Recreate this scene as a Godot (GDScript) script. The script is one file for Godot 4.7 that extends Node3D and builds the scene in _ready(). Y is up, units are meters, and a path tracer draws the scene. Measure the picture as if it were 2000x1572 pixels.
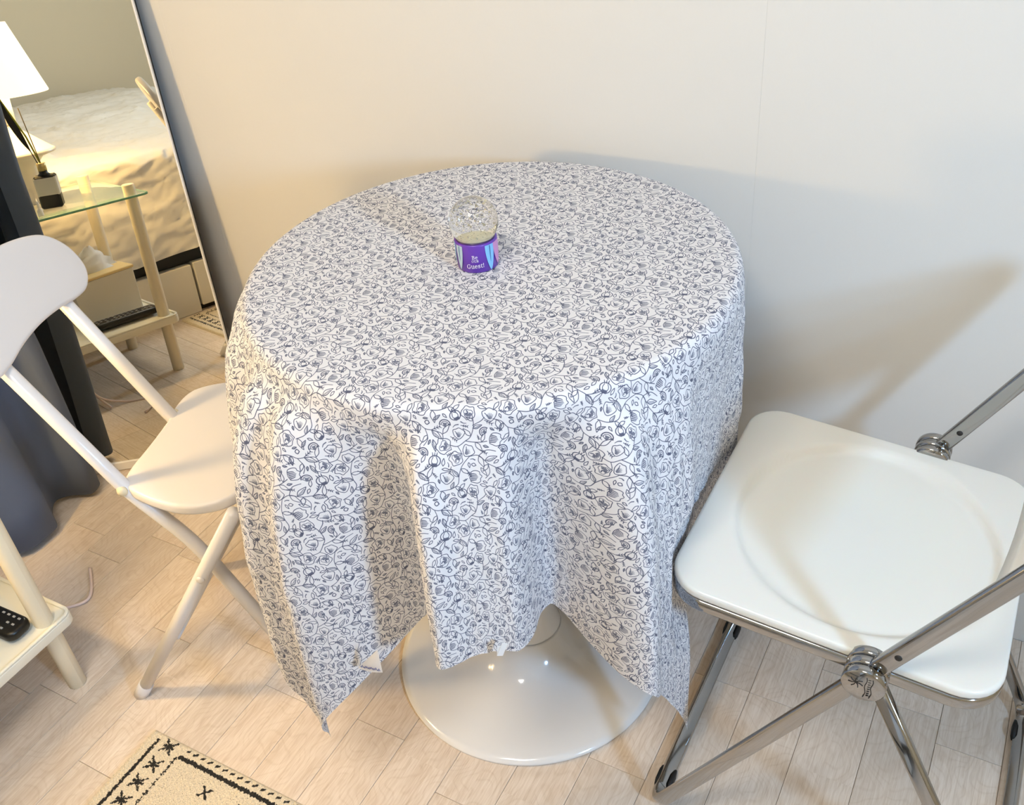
extends Node3D

# World frame: y up, metres. The table's axis is x = z = 0; floor planks run along z; the back wall is the plane z = WALL_Z.
const WALL_Z := -0.345
const LEFT_X := -1.16
const RIGHT_X := 1.75
const FRONT_Z := 2.95
const CEIL_Y := 2.35
const PLANK_W := 0.0899
const PLANK_A := -0.1893
const CLOTH_Y := 0.7365
const TILE := 0.0865
const PANEL_AT := Vector3(0.20, CEIL_Y, 1.20)
const PANEL_COLOR := Color(1.0, 0.975, 0.935)
const PANEL_ENERGY := 2.1
const WINDOW_AT := Vector3(RIGHT_X, 1.37, 0.87)
const WINDOW_ENERGY := 3.2
const SKY_ENERGY := 12.0
const LAMP_ENERGY := 0.36

var M := {}
var names := {}


# ------------------------------------------------------------------ helpers
func V(x: float, y: float, z: float) -> Vector3:
	return Vector3(x, y, z)


func numbered(n: String) -> String:
	if not names.has(n):
		names[n] = 0
		return n
	names[n] += 1
	return "%s_%03d" % [n, names[n]]


func thing(called: String, label: String, category: String, at := Vector3.ZERO, basis := Basis.IDENTITY, group := "") -> Node3D:
	var o := Node3D.new()
	o.name = numbered(called)
	add_child(o)
	o.transform = Transform3D(basis, at)
	o.set_meta("label", label)
	o.set_meta("category", category)
	if group:
		o.set_meta("group", group)
	return o


func tag(o: Node3D, label: String, category: String, group := "") -> Node3D:
	o.set_meta("label", label)
	o.set_meta("category", category)
	if group:
		o.set_meta("group", group)
	return o


func part(called: String, mesh: Mesh, m: Material, parent: Node3D, at := Vector3.ZERO, basis := Basis.IDENTITY) -> MeshInstance3D:
	var o := MeshInstance3D.new()
	o.name = called
	o.mesh = mesh
	o.material_override = m
	parent.add_child(o, true)
	o.transform = Transform3D(basis, at)
	o.cast_shadow = GeometryInstance3D.SHADOW_CASTING_SETTING_ON
	return o


func struct_node(called: String, at := Vector3.ZERO) -> Node3D:
	var o := Node3D.new()
	o.name = called
	add_child(o)
	o.position = at
	o.set_meta("kind", "structure")
	return o


func mat(c: Color, rough := 0.6, metal := 0.0) -> StandardMaterial3D:
	var m := StandardMaterial3D.new()
	m.albedo_color = c
	m.roughness = rough
	m.metallic = metal
	return m


func st_new(group := 0) -> SurfaceTool:
	var st := SurfaceTool.new()
	st.begin(Mesh.PRIMITIVE_TRIANGLES)
	st.set_smooth_group(group)
	return st


func fin(st: SurfaceTool) -> ArrayMesh:
	st.generate_normals()
	st.index()
	return st.commit()


func tri(st: SurfaceTool, a: Vector3, b: Vector3, c: Vector3) -> void:
	st.add_vertex(a)
	st.add_vertex(b)
	st.add_vertex(c)


# front faces run clockwise seen from outside
func quad(st: SurfaceTool, a: Vector3, b: Vector3, c: Vector3, d: Vector3) -> void:
	tri(st, a, b, c)
	tri(st, a, c, d)


# grid of points p[i][j]; uv optional. Normal side: rows i x columns j
func add_grid(st: SurfaceTool, p: Array, uv: Array = [], flip := false) -> void:
	for i in p.size() - 1:
		for j in p[i].size() - 1:
			var ix := [[i, j], [i + 1, j], [i + 1, j + 1], [i, j], [i + 1, j + 1], [i, j + 1]]
			if flip:
				ix = [[i, j], [i + 1, j + 1], [i + 1, j], [i, j], [i, j + 1], [i + 1, j + 1]]
			for k in ix:
				if uv.size():
					st.set_uv(uv[k[0]][k[1]])
				st.add_vertex(p[k[0]][k[1]])


func lathe(prof: Array, segs := 48, axis_at := Vector3.ZERO) -> ArrayMesh:
	var st := st_new()
	add_lathe(st, prof, segs, axis_at)
	return fin(st)


func add_lathe(st: SurfaceTool, prof: Array, segs := 48, at := Vector3.ZERO, basis := Basis.IDENTITY) -> void:
	for i in prof.size() - 1:
		var a: Vector2 = prof[i]
		var b: Vector2 = prof[i + 1]
		for j in segs:
			var t0 := TAU * j / segs
			var t1 := TAU * (j + 1) / segs
			var p := [V(a.x * cos(t0), a.y, a.x * sin(t0)), V(a.x * cos(t1), a.y, a.x * sin(t1)), V(b.x * cos(t1), b.y, b.x * sin(t1)), V(b.x * cos(t0), b.y, b.x * sin(t0))]
			for k in 4:
				p[k] = at + basis * p[k]
			# profile runs upwards on the outside
			if b.x > 1e-6:
				tri(st, p[0], p[2], p[3])
			if a.x > 1e-6:
				tri(st, p[0], p[1], p[2])


# chamfered box centred at c
func add_box(st: SurfaceTool, c: Vector3, s: Vector3, bev := 0.0, basis := Basis.IDENTITY) -> void:
	var h := s * 0.5
	if bev <= 0.0:
		for ax in 3:
			for sg in [-1.0, 1.0]:
				var n := Vector3.ZERO
				n[ax] = sg
				var u := Vector3.ZERO
				u[(ax + 1) % 3] = 1.0
				var w := n.cross(u)
				var o := n * h
				var uu := u * h
				var ww := w * h
				quad(st, c + basis * (o - uu - ww), c + basis * (o - uu + ww), c + basis * (o + uu + ww), c + basis * (o + uu - ww))
		return
	var b := minf(bev, minf(h.x, minf(h.y, h.z)) * 0.99)
	var g := func(sx: float, sy: float, sz: float, ax: int) -> Vector3:
		var p := V(sx * (h.x - b), sy * (h.y - b), sz * (h.z - b))
		var sgn := V(sx, sy, sz)
		p[ax] = sgn[ax] * h[ax]
		return c + basis * p
	var put := func(a: Vector3, bb: Vector3, cc: Vector3, dd: Vector3, outp: Vector3) -> void:
		var n: Vector3 = (bb - a).cross(cc - a)
		if n.dot(outp) > 0.0:
			quad(st, a, dd, cc, bb)
		else:
			quad(st, a, bb, cc, dd)
	for ax in 3:
		var u := (ax + 1) % 3
		var w := (ax + 2) % 3
		for sg in [-1.0, 1.0]:
			var cs := []
			for k in [[-1.0, -1.0], [1.0, -1.0], [1.0, 1.0], [-1.0, 1.0]]:
				var q := Vector3.ZERO
				q[ax] = sg
				q[u] = k[0]
				q[w] = k[1]
				cs.append(g.call(q.x, q.y, q.z, ax))
			var n := Vector3.ZERO
			n[ax] = sg
			put.call(cs[0], cs[1], cs[2], cs[3], basis * n)
		# edges parallel to ax
		for su in [-1.0, 1.0]:
			for sw in [-1.0, 1.0]:
				var q0 := Vector3.ZERO
				q0[ax] = -1.0
				q0[u] = su
				q0[w] = sw
				var q1 := q0
				q1[ax] = 1.0
				var n2 := Vector3.ZERO
				n2[u] = su
				n2[w] = sw
				put.call(g.call(q0.x, q0.y, q0.z, u), g.call(q1.x, q1.y, q1.z, u), g.call(q1.x, q1.y, q1.z, w), g.call(q0.x, q0.y, q0.z, w), basis * n2)
	for sx in [-1.0, 1.0]:
		for sy in [-1.0, 1.0]:
			for sz in [-1.0, 1.0]:
				var a: Vector3 = g.call(sx, sy, sz, 0)
				var b2: Vector3 = g.call(sx, sy, sz, 1)
				var c2: Vector3 = g.call(sx, sy, sz, 2)
				if (b2 - a).cross(c2 - a).dot(basis * V(sx, sy, sz)) > 0.0:
					tri(st, a, c2, b2)
				else:
					tri(st, a, b2, c2)


func box_mesh(s: Vector3, bev := 0.0, c := Vector3.ZERO) -> ArrayMesh:
	var st := st_new(-1)
	add_box(st, c, s, bev)
	return fin(st)


func circle(r: float, n := 14) -> Array:
	var o := []
	for k in n:
		o.append(Vector2(cos(TAU * k / n), sin(TAU * k / n)) * r)
	return o


func rrect(w: float, h: float, r: float, n := 4) -> Array:
	var o := []
	for q in [[1, 1, 0.0], [-1, 1, 90.0], [-1, -1, 180.0], [1, -1, 270.0]]:
		for k in n + 1:
			var a := deg_to_rad(q[2] + 90.0 * k / n)
			o.append(Vector2(q[0] * (w * 0.5 - r) + r * cos(a), q[1] * (h * 0.5 - r) + r * sin(a)))
	return o


# sweep a profile (x across, y along the up hint) along points
func add_sweep(st: SurfaceTool, pts: Array, prof: Array, closed := false, up := Vector3.UP, caps := true, scales: Array = []) -> void:
	var n := pts.size()
	var rings := []
	for i in n:
		var p: Vector3 = pts[i]
		var a: Vector3 = pts[(i - 1 + n) % n] if closed or i > 0 else p
		var b: Vector3 = pts[(i + 1) % n] if closed or i < n - 1 else p
		var t := (b - a).normalized()
		var ta := (p - a).normalized() if a != p else t
		var x := t.cross(up)
		if x.length() < 1e-4:
			x = t.cross(V(0.03, 0.1, 1))
		x = x.normalized()
		var y := x.cross(t).normalized()
		var miter := 1.0 / maxf(0.5, t.dot(ta))
		var sc: float = scales[i] if scales.size() else 1.0
		var ring := []
		for q in prof:
			ring.append(p + x * q.x * sc * miter + y * q.y * sc)
		rings.append(ring)
	var m := prof.size()
	for i in (n if closed else n - 1):
		var r0: Array = rings[i]
		var r1: Array = rings[(i + 1) % n]
		for k in m:
			var k2 := (k + 1) % m
			quad(st, r0[k], r0[k2], r1[k2], r1[k])
	if not closed and caps:
		for e in [0, n - 1]:
			var r: Array = rings[e]
			var c := Vector3.ZERO
			for q in r:
				c += q / m
			for k in m:
				if e == 0:
					tri(st, c, r[(k + 1) % m], r[k])
				else:
					tri(st, c, r[k], r[(k + 1) % m])


func sweep(pts: Array, prof: Array, closed := false, up := Vector3.UP, scales: Array = []) -> ArrayMesh:
	var st := st_new()
	add_sweep(st, pts, prof, closed, up, true, scales)
	return fin(st)


# rounded polyline: corners replaced by arcs of radius r
func round_path(pts: Array, r: float, closed := false, n := 6) -> Array:
	var o := []
	var c := pts.size()
	for i in c:
		var p: Vector3 = pts[i]
		if not closed and (i == 0 or i == c - 1):
			o.append(p)
			continue
		var a: Vector3 = pts[(i - 1 + c) % c]
		var b: Vector3 = pts[(i + 1) % c]
		var da := (a - p).normalized()
		var db := (b - p).normalized()
		var half := acos(clampf(da.dot(db), -1, 1)) * 0.5
		var d := minf(r / tan(half), minf((a - p).length(), (b - p).length()) * 0.49)
		var p0 := p + da * d
		var p1 := p + db * d
		for k in n + 1:
			var t := float(k) / n
			o.append(p0.lerp(p, t).lerp(p.lerp(p1, t), t))
	return o


func catmull(p: Array, per := 6, closed := false) -> Array:
	var o := []
	var n := p.size()
	for i in (n if closed else n - 1):
		var a = p[(i - 1 + n) % n] if closed or i > 0 else p[i]
		var b = p[i]
		var c = p[(i + 1) % n]
		var d = p[(i + 2) % n] if closed or i + 2 < n else c
		for k in per:
			var t := float(k) / per
			o.append(0.5 * ((2.0 * b) + (c - a) * t + (2.0 * a - 5.0 * b + 4.0 * c - d) * t * t + (3.0 * b - a - 3.0 * c + d) * t * t * t))
	if not closed:
		o.append(p[n - 1])
	return o


# a slab from a closed outline in the plane (X, Z of the given frame), thickness along its Y, with a rounded edge; dish(p) lowers the top
func add_slab(st: SurfaceTool, outline: Array, thick: float, bev: float, frame := Transform3D.IDENTITY, dish = null, rings := 10) -> void:
	var n := outline.size()
	var c := Vector2.ZERO
	for q in outline:
		c += q / n
	var nrm := []
	for i in n:
		var t: Vector2 = (outline[(i + 1) % n] - outline[(i - 1 + n) % n]).normalized()
		var q := Vector2(t.y, -t.x)
		if q.dot(outline[i] - c) < 0.0:
			q = -q
		nrm.append(q)
	var layers := []
	# top from the centre outwards
	for k in rings + 1:
		var f := float(k) / rings
		var l := []
		for i in n:
			var e: Vector2 = outline[i] - nrm[i] * bev
			var q: Vector2 = c.lerp(e, f)
			var y := thick * 0.5
			if dish != null:
				y -= dish.call(q)
			l.append(frame * V(q.x, y, q.y))
		layers.append(l)
	for k in range(1, 5):
		var a := PI * 0.5 * k / 4
		var l2 := []
		for i in n:
			var q2: Vector2 = outline[i] - nrm[i] * bev * (1.0 - sin(a))
			var y2 := thick * 0.5 - bev * (1.0 - cos(a))
			l2.append(frame * V(q2.x, y2, q2.y))
		layers.append(l2)
	for k in range(0, 5):
		var a2 := PI * 0.5 * k / 4
		var l3 := []
		for i in n:
			var q3: Vector2 = outline[i] - nrm[i] * bev * (1.0 - cos(a2))
			var y3 := -thick * 0.5 + bev * (1.0 - sin(a2))
			l3.append(frame * V(q3.x, y3, q3.y))
		layers.append(l3)
	var bot := []
	for i in n:
		bot.append(frame * V(c.x, -thick * 0.5, c.y))
	layers.append(bot)
	var area := 0.0
	for i in n:
		var p0: Vector2 = outline[i]
		var p1: Vector2 = outline[(i + 1) % n]
		area += p0.x * p1.y - p1.x * p0.y
	for k in layers.size() - 1:
		for i in n:
			var i2 := (i + 1) % n
			var a3: Vector3 = layers[k][i]
			var b3: Vector3 = layers[k][i2]
			var c3: Vector3 = layers[k + 1][i2]
			var d3: Vector3 = layers[k + 1][i]
			if area < 0.0:
				tri(st, a3, c3, d3) if k == 0 else quad(st, a3, b3, c3, d3)
			else:
				tri(st, a3, d3, c3) if k == 0 else quad(st, a3, d3, c3, b3)


func noise(freq: float, sd: int, oct := 3) -> FastNoiseLite:
	var n := FastNoiseLite.new()
	n.seed = sd
	n.frequency = freq
	n.noise_type = FastNoiseLite.TYPE_SIMPLEX_SMOOTH
	n.fractal_octaves = oct
	return n


func tex(img: Image) -> ImageTexture:
	return ImageTexture.create_from_image(img)


# ------------------------------------------------------------------ textures and materials
var buf := PackedFloat32Array()
var bs := 512


func stamp(x: float, y: float, r: float, a: float) -> void:
	var r2 := r + 1.0
	for iy in range(int(floor(y - r2)), int(ceil(y + r2)) + 1):
		for ix in range(int(floor(x - r2)), int(ceil(x + r2)) + 1):
			var d := Vector2(ix - x, iy - y).length()
			var c := clampf(r + 0.5 - d, 0.0, 1.0) * a
			if c > 0.0:
				var k := posmod(iy, bs) * bs + posmod(ix, bs)
				if c > buf[k]:
					buf[k] = c


func stroke(p: Array, w: float, a := 1.0, taper := false) -> void:
	var pts: Array = catmull(p, 8)
	for i in pts.size() - 1:
		var q0: Vector2 = pts[i] * bs
		var q1: Vector2 = pts[i + 1] * bs
		var n := int(ceil((q1 - q0).length() / 1.2)) + 1
		for k in n:
			var t := float(k) / n
			var f := (i + t) / (pts.size() - 1.0)
			var ww := w * 1.3 * (1.0 - 0.55 * f if taper else 1.0)
			var q := q0.lerp(q1, t)
			stamp(q.x, q.y, ww * 0.5, a)


func loop_shape(c: Vector2, turn: float, pts: Array, w: float, a := 1.0) -> void:
	var o := []
	for q in pts:
		o.append(c + (q as Vector2).rotated(turn))
	o.append(o[0])
	stroke(o, w, a)


func leaf(c: Vector2, ang: float, l: float, wd: float, filled := 0.0) -> void:
	var d := Vector2.from_angle(ang)
	var n := d.orthogonal()
	stroke([c, c + d * l * 0.35 + n * wd, c + d * l * 0.75 + n * wd * 0.55, c + d * l], 3.6)
	stroke([c, c + d * l * 0.35 - n * wd, c + d * l * 0.75 - n * wd * 0.55, c + d * l], 3.6)
	if filled > 0.0:
		for k in 5:
			var f := 0.15 + 0.13 * k
			stroke([c + d * l * f, c + d * l * (f + 0.12) - n * wd * 0.7], 3.2, filled)
		stroke([c, c + d * l * 0.8], 2.6, filled)


func sprig(c: Vector2, ang: float, l: float) -> void:
	var d := Vector2.from_angle(ang)
	var n := d.orthogonal()
	stroke([c, c + d * l], 3.4)
	for k in 3:
		var f := 0.3 + 0.3 * k
		stroke([c + d * l * f, c + d * l * (f + 0.2) + n * l * 0.22], 4.5, 1.0, true)
		stroke([c + d * l * f, c + d * l * (f + 0.2) - n * l * 0.22], 4.5, 1.0, true)


func rose(c: Vector2, r: float, turn: float) -> void:
	var o := []
	for k in 12:
		var a := TAU * k / 12.0
		o.append(Vector2.from_angle(a) * r * (1.0 + 0.14 * cos(a * 5.0)))
	loop_shape(c, turn, o, 3.6)
	var i2 := []
	for k in 10:
		var a := TAU * k / 10.0
		i2.append(Vector2.from_angle(a) * r * 0.62 * (1.0 + 0.2 * cos(a * 3.0)) + Vector2(r * 0.1, 0))
	loop_shape(c, turn, i2, 3.2, 0.85)
	for k in 7:
		var a := -1.5 + 0.42 * k + turn
		stroke([c + Vector2.from_angle(a) * r * 0.22, c + Vector2.from_angle(a) * r * 0.5], 6.0, 0.8)
	stroke([c + Vector2(-r * 0.25, r * 0.3).rotated(turn), c + Vector2(0, r * 0.05).rotated(turn), c + Vector2(r * 0.3, r * 0.3).rotated(turn)], 6.0, 0.9)


func tulip(c: Vector2, r: float, turn: float) -> void:
	var o := [Vector2(-0.1, 0.9), Vector2(-0.75, 0.35), Vector2(-0.95, -0.5), Vector2(-0.45, -0.75), Vector2(0.0, -0.98), Vector2(0.5, -0.75), Vector2(1.0, -0.4), Vector2(0.75, 0.3), Vector2(0.25, 0.85)]
	for k in o.size():
		o[k] *= r
	loop_shape(c, turn, o, 3.6)
	for k in 6:
		var x := -0.42 + 0.17 * k
		stroke([c + (Vector2(x * 0.35, 0.55) * r).rotated(turn), c + (Vector2(x * 1.05, 0.05 - 0.35 * cos(x * 3.0)) * r).rotated(turn)], 4.6, 0.7, true)
	stroke([c + (Vector2(-0.6, -0.35) * r).rotated(turn), c + (Vector2(-0.25, 0.1) * r).rotated(turn), c + (Vector2(0.0, 0.6) * r).rotated(turn)], 3.4)


func carnation(c: Vector2, r: float, turn: float) -> void:
	var o := [Vector2(-0.75, 0.75), Vector2(-0.9, 0.0), Vector2(-0.65, -0.75), Vector2(0.0, -0.95), Vector2(0.6, -0.8), Vector2(0.7, -0.4), Vector2(1.0, -0.1), Vector2(0.75, 0.3), Vector2(0.75, 0.7), Vector2(0.2, 0.95)]
	for k in o.size():
		o[k] *= r
	loop_shape(c, turn, o, 3.6)
	for k in 5:
		var y := -0.5 + 0.26 * k
		stroke([c + (Vector2(-0.7, y) * r).rotated(turn), c + (Vector2(-0.1, y * 0.9) * r).rotated(turn), c + (Vector2(0.4 - absf(y) * 0.5, y * 0.7) * r).rotated(turn)], 6.5, 0.85, true)


func pomegranate(c: Vector2, r: float, turn: float) -> void:
	var o := []
	for k in 14:
		o.append(Vector2.from_angle(TAU * k / 14.0) * r * Vector2(0.95, 0.85))
	loop_shape(c, turn, o, 4.4)
	for s in [-1.0, 1.0]:
		stroke([c + (Vector2(0, 0.75) * r).rotated(turn), c + (Vector2(s * 0.5, 0.1) * r).rotated(turn), c + (Vector2(s * 0.25, -0.65) * r).rotated(turn)], 3.4)
	for k in 3:
		stroke([c + (Vector2(-0.3 + 0.3 * k, -0.8) * r).rotated(turn), c + (Vector2(-0.42 + 0.42 * k, -1.35) * r).rotated(turn)], 5.5, 1.0, true)
	for k in 5:
		stroke([c + (Vector2(-0.45 + 0.2 * k, 0.45) * r).rotated(turn), c + (Vector2(-0.3 + 0.15 * k, 0.85) * r).rotated(turn)], 6.5, 0.9)


func fan(c: Vector2, r: float, turn: float) -> void:
	var a := []
	var b := []
	for k in 7:
		var t := PI + PI * k / 6.0
		a.append(c + (Vector2.from_angle(t) * r).rotated(turn))
		b.append(c + (Vector2.from_angle(t) * r * 0.66).rotated(turn))
	stroke(a, 5.0)
	stroke(b, 3.2)
	stroke([a[0], b[0], c + (Vector2(0, 0.35) * r).rotated(turn), b[6], a[6]], 3.0)
	for k in 5:
		stroke([c + (Vector2(-0.32 + 0.16 * k, -0.3) * r).rotated(turn), c + (Vector2(-0.12 + 0.06 * k, 0.25) * r).rotated(turn)], 4.5, 0.8)


func floral_texture() -> ImageTexture:
	bs = 512
	buf.resize(bs * bs)
	buf.fill(0.0)
	# vines
	var P := func(x: float, y: float) -> Vector2: return Vector2(x, y)
	stroke([P.call(0.10, 0.05), P.call(0.22, 0.045), P.call(0.34, 0.14), P.call(0.45, 0.19), P.call(0.56, 0.26), P.call(0.55, 0.34)], 3.6)
	stroke([P.call(0.34, 0.14), P.call(0.36, 0.26), P.call(0.30, 0.34)], 3.4)
	stroke([P.call(0.22, 0.045), P.call(0.32, -0.03), P.call(0.44, -0.02)], 3.6)
	stroke([P.call(0.45, 0.19), P.call(0.54, 0.16), P.call(0.66, 0.10)], 3.6)
	stroke([P.call(0.68, 0.46), P.call(0.80, 0.46), P.call(0.92, 0.40), P.call(0.95, 0.28), P.call(1.00, 0.16), P.call(1.10, 0.05)], 3.6)
	stroke([P.call(0.40, 0.57), P.call(0.50, 0.60), P.call(0.58, 0.68), P.call(0.68, 0.71), P.call(0.78, 0.76), P.call(0.78, 0.84)], 3.6)
	stroke([P.call(0.58, 0.68), P.call(0.60, 0.80), P.call(0.54, 0.88)], 3.4)
	stroke([P.call(0.86, 0.90), P.call(0.96, 0.92), P.call(1.06, 0.86), P.call(1.13, 0.80), P.call(1.17, 0.66), P.call(1.16, 0.52)], 3.6)
	stroke([P.call(0.06, 0.86), P.call(0.20, 0.88), P.call(0.33, 0.86)], 3.8)
	stroke([P.call(0.16, 0.66), P.call(0.26, 0.60), P.call(0.30, 0.55)], 3.6)
	stroke([P.call(0.96, 0.92), P.call(1.00, 1.0), P.call(0.97, 1.04)], 3.2)
	# blossoms
	carnation(P.call(0.165, 0.32), 0.0864, 0.0)
	rose(P.call(0.565, 0.415), 0.0936, 0.2)
	tulip(P.call(0.785, 0.305), 0.0888, 0.3)
	pomegranate(P.call(0.664, 0.07), 0.0744, 0.1)
	pomegranate(P.call(0.965, 0.53), 0.0672, -0.5)
	tulip(P.call(0.36, 0.525), 0.0864, -0.15)
	rose(P.call(0.785, 0.905), 0.0936, 0.5)
	carnation(P.call(0.435, 0.835), 0.0840, 0.15)
	tulip(P.call(0.985, 0.765), 0.0744, 0.1)
	tulip(P.call(0.085, 0.985), 0.0792, 0.7)
	rose(P.call(0.93, 0.065), 0.0840, -0.6)
	rose(P.call(0.115, 0.50), 0.0792, 1.8)
	fan(P.call(0.83, 0.645), 0.0660, 0.15)
	fan(P.call(0.525, 0.965), 0.0624, 0.5)
	fan(P.call(0.30, 0.745), 0.0600, -1.0)
	loop_shape(P.call(0.62, 0.605), 0.3, [P.call(0.028, 0.0), P.call(0.0, 0.026), P.call(-0.028, 0.0), P.call(0.0, -0.03)], 4.6)
	loop_shape(P.call(0.15, 0.16), 0.3, [P.call(0.03, 0.0), P.call(0.0, 0.02), P.call(-0.03, 0.0), P.call(0.0, -0.02)], 3.8)
	# leaves and sprigs along the vines
	for l in [[0.22, 0.05, 1.15, 0.13, 0.028, 0.0], [0.30, 0.10, -0.35, 0.14, 0.026, 0.7], [0.44, 0.19, 0.75, 0.13, 0.028, 0.8], [0.34, 0.15, 2.2, 0.10, 0.022, 0.0], [0.55, 0.27, -1.0, 0.14, 0.022, 0.0],
		[0.70, 0.46, 1.5, 0.13, 0.026, 0.0], [0.82, 0.455, -1.05, 0.09, 0.018, 0.6], [0.88, 0.43, 0.6, 0.10, 0.020, 0.0], [0.94, 0.30, -2.2, 0.11, 0.022, 0.7], [0.98, 0.20, 0.6, 0.11, 0.022, 0.0],
		[0.44, 0.58, 1.2, 0.13, 0.026, 0.0], [0.52, 0.62, 1.9, 0.10, 0.020, 0.6], [0.66, 0.71, 0.8, 0.13, 0.026, 0.7], [0.79, 0.76, -0.9, 0.13, 0.022, 0.0], [0.60, 0.76, 2.3, 0.09, 0.018, 0.0],
		[0.13, 0.80, -2.3, 0.11, 0.022, 0.0], [0.16, 0.70, -0.4, 0.10, 0.020, 0.7], [0.17, 0.60, -2.6, 0.08, 0.016, 0.0], [0.18, 0.88, 0.9, 0.12, 0.024, 0.0], [0.26, 0.87, -1.2, 0.10, 0.018, 0.0], [0.66, 0.82, 1.4, 0.12, 0.020, 0.7],
		[0.01, 0.40, 2.4, 0.10, 0.018, 0.0], [0.24, 0.20, 0.9, 0.11, 0.020, 0.0], [0.22, 0.42, 0.3, 0.09, 0.016, 0.0], [0.46, 0.36, 2.1, 0.10, 0.018, 0.0], [0.70, 0.58, -0.6, 0.09, 0.016, 0.6], [0.50, 0.07, -1.0, 0.09, 0.016, 0.0], [0.74, 0.18, 0.2, 0.08, 0.014, 0.0]]:
		leaf(P.call(l[0], l[1]), l[2], l[3] * 1.2, l[4] * 1.15, l[5])
	for l in [[0.52, 0.165, -0.7, 0.09], [0.66, 0.70, -0.3, 0.10], [0.30, 0.59, 0.5, 0.09], [0.06, 0.22, 1.2, 0.09], [0.88, 0.80, 0.6, 0.08], [0.42, 0.69, 0.2, 0.08], [0.86, 0.16, 1.9, 0.08], [0.24, 0.97, 0.5, 0.08], [0.90, 0.995, 2.8, 0.07], [0.62, 0.20, 1.0, 0.07], [0.02, 0.66, 0.2, 0.07], [0.46, 0.47, 0.1, 0.07]]:
		sprig(P.call(l[0], l[1]), l[2], l[3] * 1.15)
	# small leaves wherever the ground is still bare
	var rng := RandomNumberGenerator.new()
	rng.seed = 77
	var tries := 0
	var placed := 0
	while tries < 2600 and placed < 60:
		tries += 1
		var c := Vector2(rng.randf(), rng.randf())
		var ang := rng.randf() * TAU
		var l := rng.randf_range(0.055, 0.095)
		var clear := true
		for k in 7:
			var q := (c + Vector2.from_angle(ang) * l * (k / 6.0)) * bs
			for dy in range(-9, 10, 3):
				for dx in range(-9, 10, 3):
					if buf[posmod(int(q.y) + dy, bs) * bs + posmod(int(q.x) + dx, bs)] > 0.2:
						clear = false
		if not clear:
			continue
		placed += 1
		var kind := rng.randi() % 4
		if kind == 0:
			sprig(c, ang, l)
		elif kind == 1:
			stroke([c, c + Vector2.from_angle(ang) * l * 0.5 + Vector2.from_angle(ang + 1.57) * l * 0.14, c + Vector2.from_angle(ang) * l], 6.0, 0.9, true)
		else:
			leaf(c, ang, l, l * 0.2, 0.7 if kind == 2 else 0.0)
	var img := Image.create(bs, bs, false, Image.FORMAT_RGB8)
	var ground := Color(0.905, 0.886, 0.876)
	var ink := Color(0.275, 0.285, 0.365)
	var nz := noise(0.02, 5)
	for y in bs:
		for x in bs:
			var k := buf[y * bs + x]
			k *= 0.93 + 0.1 * nz.get_noise_2d(x * 3.0, y * 3.0)
			img.set_pixel(x, y, ground.lerp(ink, clampf(k, 0.0, 1.0)))
	return tex(img)


func wood_texture(base: Color, dark: Color, sd: int, w := 1024, h := 256, stretch := 14.0, amount := 1.0) -> ImageTexture:
	var img := Image.create(w, h, false, Image.FORMAT_RGB8)
	var n1 := noise(0.02, sd, 4)
	var n2 := noise(0.12, sd + 1, 2)
	var n3 := noise(0.006, sd + 2, 2)
	for y in h:
		for x in w:
			# long straight pores, a few cathedral arcs and slow clouds
			var wob := n3.get_noise_2d(x * 0.8, y * 0.9) * 60.0
			var arc := pow(maxf(0.0, sin((y * 0.55 + wob) * 0.35)), 3.0)
			var streak := n1.get_noise_2d(x / stretch, y * 6.0)
			var pores := maxf(0.0, n2.get_noise_2d(x / stretch * 1.6 + 90.0, y * 5.0) - 0.05)
			var cloud := n3.get_noise_2d(x * 1.4 + 500.0, y * 3.0)
			var f := 0.20 + 0.18 * cloud + 0.34 * streak + 0.18 * arc + 0.70 * pores
			img.set_pixel(x, y, base.lerp(dark, clampf(f * amount, 0.0, 1.0)))
	return tex(img)


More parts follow.
